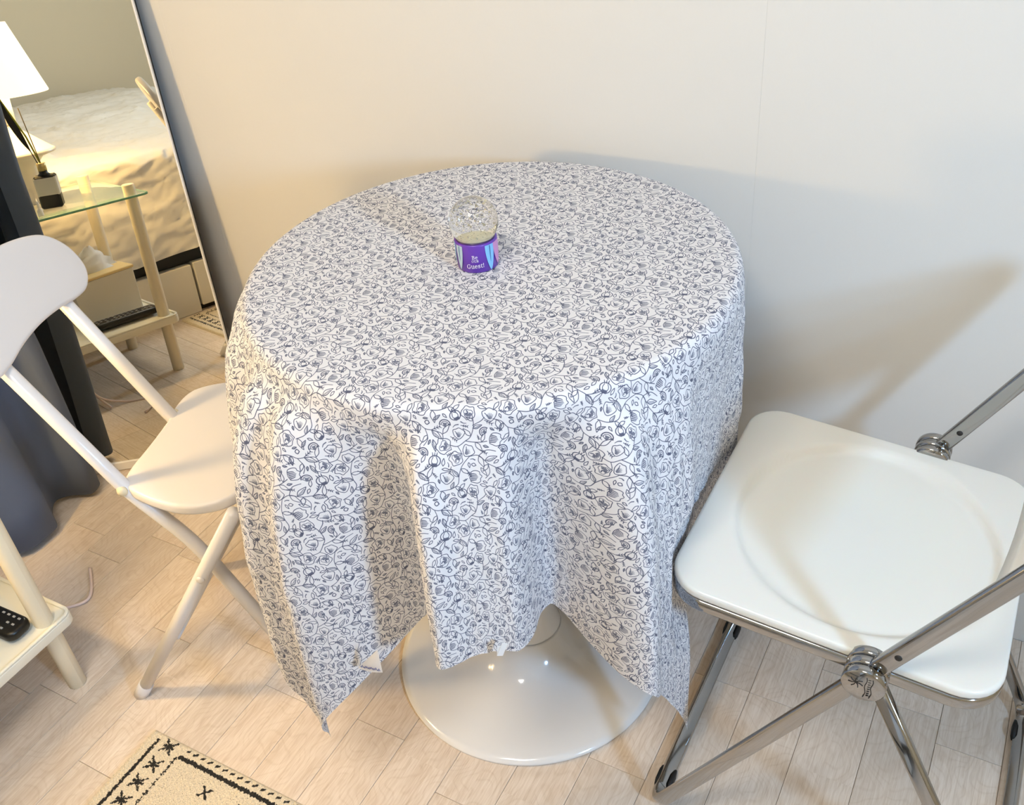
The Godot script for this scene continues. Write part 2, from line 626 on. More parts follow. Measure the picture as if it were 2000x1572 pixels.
func materials() -> void:
	M.wall = mat(Color(0.875, 0.86, 0.83), 0.75)
	var nt := NoiseTexture2D.new()
	nt.noise = noise(0.05, 11, 5)
	nt.width = 512
	nt.height = 512
	nt.seamless = true
	M.wall.heightmap_enabled = true
	M.wall.heightmap_texture = nt
	M.wall.heightmap_scale = 0.014
	M.wall.uv1_triplanar = true
	M.wall.uv1_world_triplanar = true
	M.wall.uv1_scale = V(4, 4, 4)
	M.room_wall = mat(Color(0.87, 0.835, 0.75), 0.85)
	M.ceiling = mat(Color(0.88, 0.87, 0.84), 0.9)
	M.subfloor = mat(Color(0.62, 0.53, 0.44), 0.8)
	M.planks = []
	for k in 8:
		var t: float = [0.0, 0.5, 1.0, 0.25, 0.8, 0.1, 0.65, 0.4][k]
		var m := mat(Color.WHITE, 0.42)
		if k % 2 == 0 or k == 1:
			m.albedo_texture = wood_texture(Color(0.93, 0.875, 0.815).lerp(Color(0.90, 0.838, 0.77), t), Color(0.775, 0.685, 0.59), 40 + k * 7)
		else:
			m.albedo_texture = M.planks[k - 1].albedo_texture
			m.uv1_offset = V(0.37, 0.43, 0)
			m.albedo_color = Color(0.97, 0.975, 0.98)
		m.uv1_scale = V(1.0, 1.0, 1.0)
		M.planks.append(m)
	M.cloth = mat(Color.WHITE, 0.92)
	M.cloth.albedo_texture = floral_texture()
	M.cloth.rim_enabled = true
	M.cloth.rim = 0.25
	M.cloth.backlight_enabled = true
	M.cloth.backlight = Color(0.35, 0.35, 0.35)
	var weave := Image.create(64, 64, false, Image.FORMAT_L8)
	for y in 64:
		for x in 64:
			var v := 0.5 + 0.25 * sin(x * TAU / 8.0) * (1.0 if (y / 4) % 2 == 0 else -1.0) + 0.25 * sin(y * TAU / 8.0) * (1.0 if (x / 4) % 2 == 0 else -1.0)
			weave.set_pixel(x, y, Color(v, v, v))
	M.cloth_plain = mat(Color(0.905, 0.886, 0.876), 0.92)
	M.white_gloss = mat(Color(0.90, 0.89, 0.875), 0.12)
	M.white_gloss.clearcoat_enabled = true
	M.white_gloss.clearcoat = 0.6
	M.white_gloss.clearcoat_roughness = 0.05
	M.ring = mat(Color(0.62, 0.63, 0.64), 0.3)
	M.chair_white = mat(Color(0.865, 0.84, 0.82), 0.38)
	M.chair_tube = mat(Color(0.875, 0.855, 0.84), 0.28)
	M.chrome = mat(Color(0.66, 0.655, 0.65), 0.08, 1.0)
	M.engraved = mat(Color(0.24, 0.23, 0.22), 0.45, 0.7)
	M.rubber = mat(Color(0.03, 0.03, 0.032), 0.6)
	M.seat = mat(Color(0.90, 0.88, 0.835), 0.22)
	M.seat.subsurf_scatter_enabled = true
	M.seat.subsurf_scatter_strength = 0.08
	M.curtain = mat(Color(0.345, 0.385, 0.465), 0.9)
	M.curtain.rim_enabled = true
	M.curtain.rim = 0.3
	M.mirror = mat(Color(0.87, 0.855, 0.80), 0.0, 1.0)
	M.frame_white = mat(Color(0.90, 0.88, 0.85), 0.35)
	M.mirror_back = mat(Color(0.05, 0.045, 0.04), 0.8)
	M.table_leg = mat(Color(0.905, 0.86, 0.755), 0.5)
	M.shelf = mat(Color(0.925, 0.905, 0.835), 0.35)
	M.rattle = mat(Color(0.85, 0.80, 0.68), 0.5)
	M.black = mat(Color(0.025, 0.025, 0.028), 0.35)
	M.button = mat(Color(0.62, 0.62, 0.62), 0.5)
	M.glass_green = mat(Color(0.72, 0.88, 0.80, 0.10), 0.02)
	M.glass_green.transparency = BaseMaterial3D.TRANSPARENCY_ALPHA
	M.glass_edge = mat(Color(0.45, 0.66, 0.55), 0.15)
	M.sheet = mat(Color(0.90, 0.885, 0.86), 0.9)
	M.cabinet = mat(Color(0.86, 0.845, 0.81), 0.45)
	M.label = mat(Color(0.80, 0.79, 0.77), 0.6)
	M.gold = mat(Color(0.78, 0.70, 0.50), 0.3, 0.6)
	M.wood_lid = mat(Color(0.90, 0.80, 0.58), 0.5)
	M.tissue = mat(Color(0.95, 0.945, 0.94), 0.9)
	M.tissue.backlight_enabled = true
	M.tissue.backlight = Color(0.5, 0.5, 0.5)
	M.shade = mat(Color(0.95, 0.93, 0.88), 0.8)
	M.shade.emission_enabled = true
	M.shade.emission = Color(1.0, 0.93, 0.80)
	M.shade.emission_energy_multiplier = 6.0 * LAMP_ENERGY
	M.ceramic = mat(Color(0.93, 0.90, 0.84), 0.3)
	M.bulb = mat(Color(1, 0.95, 0.85), 0.4)
	M.bulb.emission_enabled = true
	M.bulb.emission = Color(1.0, 0.84, 0.60)
	M.bulb.emission_energy_multiplier = 8.0 * LAMP_ENERGY
	M.panel = mat(Color(0.95, 0.95, 0.95), 0.6)
	M.panel.emission_enabled = true
	M.panel.emission = PANEL_COLOR
	M.panel.emission_energy_multiplier = 1.3 * PANEL_ENERGY
	M.purple = mat(Color(0.40, 0.22, 0.64), 0.3)
	M.purple_dark = mat(Color(0.27, 0.16, 0.36), 0.3)
	M.feather_blue = mat(Color(0.52, 0.75, 0.91), 0.35)
	M.feather_grey = mat(Color(0.68, 0.77, 0.83), 0.35)
	M.feather_pink = mat(Color(0.82, 0.56, 0.75), 0.35)
	M.quill = mat(Color(0.20, 0.36, 0.55), 0.4)
	M.print = mat(Color(0.93, 0.88, 0.93), 0.5)
	M.globe_glass = mat(Color(1, 1, 1, 0.0), 0.0)
	M.globe_glass.transparency = BaseMaterial3D.TRANSPARENCY_ALPHA
	M.globe_glass.refraction_enabled = true
	M.globe_glass.refraction_scale = 0.035
	M.globe_ground = mat(Color(0.91, 0.88, 0.76), 0.6)
	M.flake = mat(Color(0.93, 0.90, 0.80), 0.2, 0.5)
	M.cable = mat(Color(0.88, 0.80, 0.77), 0.5)
	M.feather_dark = mat(Color(0.06, 0.06, 0.03), 0.7)
	M.feather_green = mat(Color(0.55, 0.56, 0.18), 0.7)
	M.reed = mat(Color(0.50, 0.42, 0.26), 0.8)
	M.blue_ink = mat(Color(0.30, 0.36, 0.62), 0.8)
	M.pane = mat(Color(0.9, 0.97, 1.0, 0.04), 0.0)
	M.pane.transparency = BaseMaterial3D.TRANSPARENCY_ALPHA


# ------------------------------------------------------------------ light and camera
func camera_and_light() -> void:
	var cam := Camera3D.new()
	cam.name = "camera"
	cam.fov = 44.949
	cam.near = 0.02
	cam.far = 60.0
	add_child(cam)
	cam.transform = Transform3D(Basis.from_euler(Vector3(deg_to_rad(-36.500), deg_to_rad(31.759), deg_to_rad(-5.804))), V(0.56614, 1.30011, 0.89488))
	cam.current = true
	var env := Environment.new()
	env.background_mode = Environment.BG_SKY
	var sky := Sky.new()
	var sm := ProceduralSkyMaterial.new()
	sm.sky_top_color = Color(0.80, 0.89, 1.0)
	sm.sky_horizon_color = Color(0.88, 0.94, 1.0)
	sm.ground_bottom_color = Color(0.5, 0.5, 0.5)
	sm.ground_horizon_color = Color(0.6, 0.62, 0.64)
	sky.sky_material = sm
	env.sky = sky
	env.background_energy_multiplier = SKY_ENERGY
	env.tonemap_mode = Environment.TONE_MAPPER_LINEAR
	env.tonemap_exposure = 1.0
	env.sdfgi_enabled = true
	env.ssao_enabled = true
	env.ssil_enabled = true
	# flush LED panel on the ceiling behind the camera
	var al := AreaLight3D.new()
	al.name = "panel_light"
	al.area_size = Vector2(0.56, 0.56)
	al.light_color = PANEL_COLOR
	al.light_energy = PANEL_ENERGY
	al.area_range = 8.0
	al.area_attenuation = 2.0
	al.shadow_enabled = true
	add_child(al)
	al.transform = Transform3D(Basis(V(1, 0, 0), -PI * 0.5), PANEL_AT - V(0, 0.032, 0))
	# daylight entering through the small window in the right wall
	var wd := AreaLight3D.new()
	wd.name = "window_daylight"
	wd.area_size = Vector2(0.18, 0.23)
	wd.light_color = Color(0.61, 0.80, 1.0)
	wd.light_energy = WINDOW_ENERGY
	wd.area_range = 9.0
	wd.area_attenuation = 2.0
	wd.shadow_enabled = true
	add_child(wd)
	wd.transform = Transform3D(Basis(Vector3.UP, PI * 0.5), WINDOW_AT + V(0.045, 0, 0))
	var we := WorldEnvironment.new()
	we.name = "world"
	we.environment = env
	add_child(we)


func _ready() -> void:
	seed(1)
	camera_and_light()
	materials()
	room()
	dining_table()
	tablecloth()
	snow_globe()
	chrome_chair()
	folding_chair()
	curtain()
	standing_mirror()
	side_table()
	rug()
	bed()


# ------------------------------------------------------------------ the room
func room() -> void:
	# floor: a slab, with planks laid on it where the photograph lets one tell them apart
	var fl := struct_node("floor")
	part("subfloor", box_mesh(V(RIGHT_X - LEFT_X + 0.4, 0.08, FRONT_Z - WALL_Z + 0.4)), M.subfloor, fl, V((RIGHT_X + LEFT_X) * 0.5, -0.0432, (FRONT_Z + WALL_Z) * 0.5))
	var x0 := LEFT_X
	var z1 := 0.95
	var anchors := {-9: [0.100], -8: [0.144], -7: [0.432], -6: [0.079, 0.411], -5: [0.234], -4: [0.486], -3: [0.191], -2: [0.246], -1: [0.05], 0: [0.235], 1: [0.44], 2: [0.289], 3: [0.06], 4: [0.14], 5: [-0.071], 6: [0.30], 7: [0.21], 8: [-0.14], 9: [-0.097], 10: [0.15]}
	var rng := RandomNumberGenerator.new()
	rng.seed = 7
	var cache := {}
	for m in M.planks:
		m.uv1_triplanar = true
		m.uv1_triplanar_sharpness = 8.0
		m.uv1_scale = V(1.0 / 0.55, 1.0 / 0.14, 1.0 / 0.14)
	var last := -1
	for k in range(-11, 16):
		var xa := maxf(PLANK_A + k * PLANK_W, x0)
		var xb := PLANK_A + (k + 1) * PLANK_W
		if xb - xa < 0.01:
			continue
		var cuts := [WALL_Z]
		var a: Array = anchors.get(k, [rng.randf_range(-0.2, 0.2)])
		var z: float = a[0]
		while z > WALL_Z + 0.03:
			z -= 0.37
		z += 0.37
		while z < a[0] - 0.01:
			cuts.append(z)
			z += 0.37
		cuts.append_array(a)
		z = a[-1] + 0.37
		while z < z1 - 0.05:
			cuts.append(z)
			z += 0.37
		cuts.append(z1)
		for c in cuts.size() - 1:
			var l: float = snappedf(cuts[c + 1] - cuts[c], 0.001) - 0.0006
			if l < 0.005:
				continue
			var w := snappedf(xb - xa, 0.0001) - 0.0006
			var key := "%.4f %.4f" % [l, w]
			if not cache.has(key):
				cache[key] = box_mesh(V(l, 0.003, w), 0.0005)
			var pick := rng.randi() % 8
			if pick == last:
				pick = (pick + 3) % 8
			last = pick
			part("plank", cache[key], M.planks[pick], fl, V((xa + xb) * 0.5, -0.0015, (cuts[c] + cuts[c + 1]) * 0.5), Basis(Vector3.UP, PI * 0.5 * (1 if rng.randf() < 0.5 else -1)))
	var xe := PLANK_A + 16 * PLANK_W
	part("flooring", box_mesh(V(RIGHT_X - xe, 0.003, z1 - WALL_Z)), M.planks[1], fl, V((RIGHT_X + xe) * 0.5, -0.0015, (z1 + WALL_Z) * 0.5))
	part("flooring", box_mesh(V(RIGHT_X - LEFT_X, 0.003, FRONT_Z - z1)), M.planks[1], fl, V((RIGHT_X + LEFT_X) * 0.5, -0.0015, (z1 + FRONT_Z) * 0.5))
	# walls and ceiling
	var wb := struct_node("wall_back")
	part("wall_core", box_mesh(V(RIGHT_X - LEFT_X + 0.4, CEIL_Y + 0.2, 0.15)), M.wall, wb, V((RIGHT_X + LEFT_X) * 0.5, CEIL_Y * 0.5, WALL_Z - 0.0762))
	var seams := [LEFT_X, -0.835, 0.225, 1.285, RIGHT_X]
	for i in seams.size() - 1:
		part("wallpaper_strip", box_mesh(V(seams[i + 1] - seams[i] - 0.0001, CEIL_Y, 0.0012), 0.00015), M.wall, wb, V((seams[i] + seams[i + 1]) * 0.5, CEIL_Y * 0.5, WALL_Z - 0.0006))
	var wl := struct_node("wall_left")
	part("wall_core", box_mesh(V(0.15, CEIL_Y + 0.2, FRONT_Z - WALL_Z + 0.1)), M.room_wall, wl, V(LEFT_X - 0.075, CEIL_Y * 0.5, (FRONT_Z + WALL_Z) * 0.5))
	var wf := struct_node("wall_front")
	part("wall_core", box_mesh(V(RIGHT_X - LEFT_X + 0.4, CEIL_Y + 0.2, 0.15)), M.room_wall, wf, V((RIGHT_X + LEFT_X) * 0.5, CEIL_Y * 0.5, FRONT_Z + 0.075))
	var ce := struct_node("ceiling")
	part("ceiling_board", box_mesh(V(RIGHT_X - LEFT_X + 0.4, 0.12, FRONT_Z - WALL_Z + 0.4)), M.ceiling, ce, V((RIGHT_X + LEFT_X) * 0.5, CEIL_Y + 0.06, (FRONT_Z + WALL_Z) * 0.5))
	var lp := thing("ceiling_light", "square flush white LED panel on the ceiling over the bed side", "ceiling light", PANEL_AT)
	part("housing", box_mesh(V(0.62, 0.024, 0.62), 0.004), M.frame_white, lp, V(0, -0.0125, 0))
	part("diffuser", box_mesh(V(0.57, 0.006, 0.57), 0.001), M.panel, lp, V(0, -0.0275, 0))
	# the right wall has a window
	var zw := [WINDOW_AT.z - 0.13, WINDOW_AT.z + 0.13]
	var yw := [WINDOW_AT.y - 0.155, WINDOW_AT.y + 0.155]
	var wr := struct_node("wall_right")
	var xm := RIGHT_X + 0.075
	part("wall_core", box_mesh(V(0.15, yw[0] + 0.1, FRONT_Z - WALL_Z + 0.1)), M.room_wall, wr, V(xm, (yw[0] - 0.1) * 0.5, (FRONT_Z + WALL_Z) * 0.5))
	part("wall_core", box_mesh(V(0.15, CEIL_Y + 0.1 - yw[1], FRONT_Z - WALL_Z + 0.1)), M.room_wall, wr, V(xm, (CEIL_Y + 0.1 + yw[1]) * 0.5, (FRONT_Z + WALL_Z) * 0.5))
	part("wall_core", box_mesh(V(0.15, yw[1] - yw[0], zw[0] - WALL_Z + 0.05)), M.room_wall, wr, V(xm, (yw[0] + yw[1]) * 0.5, (zw[0] + WALL_Z - 0.05) * 0.5))
	part("wall_core", box_mesh(V(0.15, yw[1] - yw[0], FRONT_Z + 0.05 - zw[1])), M.room_wall, wr, V(xm, (yw[0] + yw[1]) * 0.5, (zw[1] + FRONT_Z + 0.05) * 0.5))
	var wn := struct_node("window_1", V(RIGHT_X + 0.08, 0, 0))
	var st := st_new(-1)
	for zz in [zw[0] + 0.02, zw[1] - 0.02]:
		add_box(st, V(0, (yw[0] + yw[1]) * 0.5, zz), V(0.05, yw[1] - yw[0], 0.04), 0.004)
	for yy in [yw[0] + 0.02, yw[1] - 0.02]:
		add_box(st, V(0, yy, (zw[0] + zw[1]) * 0.5), V(0.05, 0.04, zw[1] - zw[0] - 0.08), 0.004)
	part("window_frame", fin(st), M.frame_white, wn)
	part("pane", box_mesh(V(0.004, yw[1] - yw[0] - 0.08, zw[1] - zw[0] - 0.08)), M.pane, wn, V(0, (yw[0] + yw[1]) * 0.5, (zw[0] + zw[1]) * 0.5))


# ------------------------------------------------------------------ table, cloth and snow globe
func dining_table() -> void:
	var t := thing("pedestal_table", "round table on a glossy white trumpet foot under floral cloth", "table")
	part("foot", lathe([Vector2(0.0, 0.0), Vector2(0.214, 0.0), Vector2(0.2165, 0.003), Vector2(0.2155, 0.007), Vector2(0.205, 0.010), Vector2(0.17, 0.0135), Vector2(0.135, 0.019), Vector2(0.105, 0.028), Vector2(0.082, 0.041), Vector2(0.066, 0.057), Vector2(0.0555, 0.074), Vector2(0.0545, 0.0765), Vector2(0.0, 0.0765)], 128), M.white_gloss, t)
	part("seam_ring", lathe([Vector2(0.0, 0.0765), Vector2(0.0528, 0.0765), Vector2(0.0528, 0.0785), Vector2(0.0, 0.0785)], 96), M.ring, t)
	part("stem", lathe([Vector2(0.0, 0.0785), Vector2(0.0535, 0.0785), Vector2(0.053, 0.081), Vector2(0.045, 0.11), Vector2(0.039, 0.16), Vector2(0.035, 0.25), Vector2(0.034, 0.42), Vector2(0.037, 0.56), Vector2(0.046, 0.65), Vector2(0.066, 0.695), Vector2(0.09, 0.71), Vector2(0.0, 0.71)], 96), M.white_gloss, t)
	part("tabletop", lathe([Vector2(0.0, 0.71), Vector2(0.27, 0.71), Vector2(0.285, 0.716), Vector2(0.290, 0.726), Vector2(0.288, 0.734), Vector2(0.0, 0.734)], 128), M.white_gloss, t)


func hem_radius(az: float) -> float:
	# how far out the folds stand near the hem, read off the photograph, by azimuth in degrees
	var T := [[-18.0, 0.290], [-8.0, 0.276], [4.0, 0.276], [11.0, 0.286], [16.0, 0.306], [19.5, 0.328], [22.0, 0.332], [26.0, 0.336], [31.0, 0.345], [34.5, 0.372], [37.0, 0.378], [39.5, 0.360], [43.0, 0.312], [47.0, 0.270], [50.5, 0.256], [54.0, 0.272], [57.5, 0.315], [60.0, 0.334], [64.0, 0.336], [69.0, 0.346], [72.5, 0.366], [74.5, 0.366], [76.5, 0.342], [79.0, 0.296], [82.0, 0.268], [86.0, 0.268], [91.0, 0.295], [96.0, 0.335], [100.5, 0.370], [103.5, 0.386], [106.0, 0.380], [109.0, 0.366], [112.0, 0.374], [115.5, 0.390], [118.0, 0.382], [121.0, 0.346], [124.5, 0.322], [129.0, 0.352], [134.0, 0.358], [139.0, 0.335], [146.0, 0.305], [154.0, 0.288], [163.0, 0.325], [171.0, 0.335], [180.0, 0.295], [192.0, 0.300], [203.0, 0.345], [213.0, 0.320], [224.0, 0.290], [236.0, 0.318], [247.0, 0.322], [258.0, 0.290], [270.0, 0.310], [281.0, 0.322], [292.0, 0.300], [304.0, 0.320], [316.0, 0.335], [328.0, 0.310], [336.0, 0.315]]
	var n := T.size()
	var a := az
	while a < -18.0:
		a += 360.0
	while a >= 342.0:
		a -= 360.0
	var i := 0
	while i < n - 1 and T[i + 1][0] <= a:
		i += 1
	var x0: float = T[i][0]
	var x1: float = T[i + 1][0] if i < n - 1 else 342.0
	var f := (a - x0) / (x1 - x0)
	var p0: float = T[(i - 1 + n) % n][1]
	var p1: float = T[i][1]
	var p2: float = T[(i + 1) % n][1]
	var p3: float = T[(i + 2) % n][1]
	return 0.5 * (2.0 * p1 + (p2 - p0) * f + (2.0 * p0 - 5.0 * p1 + 4.0 * p2 - p3) * f * f + (3.0 * p1 - p0 - 3.0 * p2 + p3) * f * f * f)


func seat_stop(az: float) -> float:
	# how far out the cloth may hang at this azimuth before it meets the edge of the chrome chair's seat
	var r := 0.25
	while r < 0.42:
		var x := r * cos(az) + 0.006
		var z := absf(r * sin(az) + 0.022) - 0.003
		if x > 0.290 and x < 0.65 and z < 0.183:
			var q := Vector2(maxf(0.336 - x, 0.0), maxf(z - 0.137, 0.0))
			if q.length() < 0.046:
				return r
		r += 0.001
	return 1.0


func tablecloth() -> void:
	var half := 0.622          # half the side of the square cloth
	var ax := deg_to_rad(-23.5)  # its weave runs at this azimuth
	var r0 := 0.291
	var rb := 0.0125
	var na := 720
	var top_n := 10
	var arc_n := 7
	var hang_n := 64
	var p := []
	var uv := []
	var wr := noise(9.0, 21, 2)
	for j in na + 1:
		var az := TAU * (j % na) / na
		var rh := hem_radius(rad_to_deg(az))
		var e := Vector2(cos(az - ax), sin(az - ax))
		# the square lies a little off the middle of the table
		var rho_max := minf((half + 0.05 * signf(e.x)) / maxf(absf(e.x), 1e-4), half / maxf(absf(e.y), 1e-4))
		# the corners of the square are a little rounded by the hem
		var dirv := Vector2(cos(az), sin(az))
		var stop := seat_stop(az)
		var col := []
		var cuv := []
		for i in top_n:
			var rr := r0 * i / top_n
			col.append(V(dirv.x * rr, CLOTH_Y, dirv.y * rr))
			cuv.append(e * rr / TILE)
		for i in arc_n + 1:
			var a := PI * 0.5 * i / arc_n
			var rr2 := r0 + rb * sin(a)
			col.append(V(dirv.x * rr2, CLOTH_Y - rb * (1.0 - cos(a)), dirv.y * rr2))
			cuv.append(e * (r0 + rb * a) / TILE)
		var flat := r0 + rb * PI * 0.5
		var y := CLOTH_Y - rb
		var pr := r0 + rb
		# cloth cut on the bias stretches towards the corners
		var length := (rho_max - flat) * (1.0 + (0.105 if e.x < 0.0 else 0.03) * exp(-pow(angle_difference(atan2(half, signf(e.x) * half + 0.05), az - ax) / 0.22, 2.0)))
		for i in range(1, hang_n + 1):
			var s := length * i / hang_n
			var ds := length / hang_n
			var g := (1.0 - exp(-s / 0.115)) / (1.0 - exp(-0.34 / 0.115))
			g = minf(g, 1.03 + 0.1 * s)
			var ease := smoothstep(0.0, 0.05, s)
			var r := r0 + rb + (rh - (r0 + rb)) * g * (0.35 + 0.65 * ease)
			r += (1.0 - exp(-s / 0.012)) * (0.015 * exp(-pow((rad_to_deg(az) - 143.0) / 17.0, 2.0)) + 0.006 * exp(-pow(angle_difference(az, deg_to_rad(-8.0)) / 0.3, 2.0))) * exp(-s / 0.22)
			r += 0.0022 * wr.get_noise_3d(cos(az) * 2.0, s * 1.2, sin(az) * 2.0) * ease
			if y < 0.68:
				var free := 0.09 * smoothstep(0.47, 0.68, y) + 0.05 * smoothstep(0.40, 0.20, y)
				r = minf(r, stop + free)
			var dr := r - pr
			y -= sqrt(maxf(ds * ds - dr * dr, ds * ds * 0.2))
			pr = r
			col.append(V(dirv.x * r, y, dirv.y * r))
			cuv.append(e * (flat + (rho_max - flat) * i / hang_n) / TILE)
		p.append(col)
		uv.append(cuv)
	var st := st_new()
	add_grid(st, p, uv, true)
	var o := part("tablecloth", fin(st), M.cloth, self)
	# sewn-in care label and a turned-back bit of hem with blue print on its edge
	for k in 2:
		part("care_label", box_mesh(V(0.0065, 0.021 - 0.004 * k, 0.0006), 0.0002), M.tissue, o, V(0.1605 - 0.003 * k, 0.437 - 0.003 * k, 0.3125 + 0.001 * k), Basis(Vector3.UP, 0.55) * Basis(V(0, 0, 1), -0.35 + 0.25 * k))
	var fs := st_new(-1)
	var fa := V(0.0092, 0.4010, 0.3499)
	var fb := V(0.0095, 0.3597, 0.3509)
	var fc := V(-0.0330, 0.3430, 0.3480)
	var rows := []
	for i in 7:
		var row := []
		for k in 7:
			var q := fa.lerp(fc.lerp(fb, k / 6.0), i / 6.0)
			row.append(q + V(0, 0, 0.0025 * sin(PI * k / 6.0) * i / 6.0))
		rows.append(row)
	add_grid(fs, rows)
	var flap := part("turned_hem", fin(fs), M.cloth_plain, o)
	var is_ := st_new()
	for i in 13:
		var q := fc.lerp(fb, 0.22 + 0.06 * i) + V(0.0, 0.0075 + 0.001 * sin(i * 2.1), 0.0036)
		add_sweep(is_, [q, q + V(0.0012, 0.0022 + 0.0016 * absf(sin(i * 1.7)), 0), q + V(0.0022, 0.0002, 0)], circle(0.00035, 5), false, V(0, 0, 1))
	part("selvage_print", fin(is_), M.blue_ink, flap)
	tag(o, "white tablecloth with slate blue floral vines draped over round table", "tablecloth")


func bend(mesh: Mesh, r: float, at_angle: float, y: float, proud: float, scale := 1.0) -> ArrayMesh:
	# wraps flat lettering round an upright cylinder
	var st := st_new(-1)
	for s in mesh.get_surface_count():
		var a := mesh.surface_get_arrays(s)
		var v: PackedVector3Array = a[Mesh.ARRAY_VERTEX]
		var ix = a[Mesh.ARRAY_INDEX]
		var count: int = ix.size() if ix != null else v.size()
		for k in count:
			var q: Vector3 = v[ix[k] if ix != null else k] * scale
			var t := at_angle - q.x / r
			var rr := r + proud + q.z
			st.add_vertex(V(rr * cos(t), y + q.y + 0.05 * q.x, rr * sin(t)))
	return fin(st)


func petal_on_cylinder(r: float, ang: float, y0: float, y1: float, w: float, proud: float, flat_top := true) -> ArrayMesh:
	var st := st_new()
	var rows := []
	for i in 13:
		var f := i / 12.0
		var wd := w * (sin(PI * 0.5 * pow(f, 0.75)) if flat_top else sin(PI * f))
		var row := []
		for j in 7:
			var t := ang - (j / 6.0 - 0.5) * wd / r
			row.append(V((r + proud) * cos(t), lerpf(y0, y1, f), (r + proud) * sin(t)))
		rows.append(row)
	add_grid(st, rows, [], true)
	return fin(st)


func snow_globe() -> void:
	var t := thing("snow_globe", "glass snow globe on a purple base lettered in white script on tablecloth", "snow globe", V(-0.0065, CLOTH_Y + 0.0005, 0.0145))
	var rb := 0.0258
	var hb := 0.0365
	part("base", lathe([Vector2(0.0, 0.0), Vector2(0.0238, 0.0), Vector2(0.0246, 0.0008), Vector2(rb, hb - 0.0014), Vector2(0.0252, hb), Vector2(0.0, hb)], 64), M.purple, t)
	part("collar", lathe([Vector2(0.0, hb), Vector2(0.0238, hb), Vector2(0.0238, hb + 0.0012), Vector2(0.0215, hb + 0.0022), Vector2(0.0, hb + 0.0022)], 64), M.purple_dark, t)
	# towards the camera
	var front := atan2(0.895 - 0.0145, 0.566 + 0.0065)
	var cr := 0.0294
	var cy := hb + 0.0198
	var g := SphereMesh.new()
	g.radius = cr
	g.height = cr * 2
	g.radial_segments = 96
	g.rings = 48
	part("glass_ball", g, M.globe_glass, t, V(0, cy, 0))
	var ground := lathe([Vector2(0.0, 0.0), Vector2(0.0185, 0.0), Vector2(0.0205, 0.003), Vector2(0.015, 0.0065), Vector2(0.007, 0.0085), Vector2(0.0, 0.009)], 48)
	part("snow_ground", ground, M.globe_ground, t, V(0, cy - 0.0212, 0))
	var rng := RandomNumberGenerator.new()
	rng.seed = 12
	var fs := st_new(-1)
	for k in 420:
		var q := V(rng.randfn(), rng.randfn(), rng.randfn()).normalized() * cr * pow(rng.randf(), 0.25) * 0.93
		if q.y < -0.016:
			continue
		var b := Basis.from_euler(V(rng.randf() * TAU, rng.randf() * TAU, 0)) * 0.00075
		quad(fs, V(0, cy, 0) + q + b * V(-1, 0, -1), V(0, cy, 0) + q + b * V(1, 0, -1), V(0, cy, 0) + q + b * V(1, 0, 1), V(0, cy, 0) + q + b * V(-1, 0, 1))
	var fl := part("glitter_flakes", fin(fs), M.flake, t)
	fl.set_meta("kind", "stuff")
	# print on the base
	var f1 := part("painted_feather", petal_on_cylinder(0.0255, front - 0.62, 0.0012, hb - 0.002, 0.0125, 0.0006), M.feather_blue, t)
	part("quill", petal_on_cylinder(0.0258, front - 0.62, 0.012, hb - 0.003, 0.0011, 0.0006), M.quill, f1)
	part("painted_feather", petal_on_cylinder(0.0255, front - 1.13, 0.004, hb - 0.002, 0.0150, 0.0007), M.feather_pink, t)
	var f2 := part("painted_feather", petal_on_cylinder(0.0255, front + 0.92, 0.003, hb - 0.002, 0.0105, 0.0006), M.feather_grey, t)
	part("quill", petal_on_cylinder(0.0258, front + 0.92, 0.014, hb - 0.003, 0.001, 0.0006), M.quill, f2)
	part("painted_feather", petal_on_cylinder(0.0255, front + 1.45, 0.003, hb - 0.002, 0.009, 0.0003), M.feather_blue, t)
	for l in [["Be", 0.0215, 0.0062, 0.0015], ["OUR", 0.0166, 0.0040, 0.0], ["Guest!", 0.0098, 0.0072, 0.0005]]:
		var tm := TextMesh.new()
		var f := SystemFont.new()
		f.font_names = PackedStringArray(["Droid Serif"])
		f.font_italic = l[0] != "OUR"
		tm.font = f
		tm.text = l[0]
		tm.font_size = 32
		tm.pixel_size = float(l[2]) / 32.0
		tm.depth = 0.0003
		var e := part("lettering", bend(tm, 0.0256, front + 0.14, l[1], 0.0004), M.print, t)
		e.set_meta("label", "white print reading " + l[0])


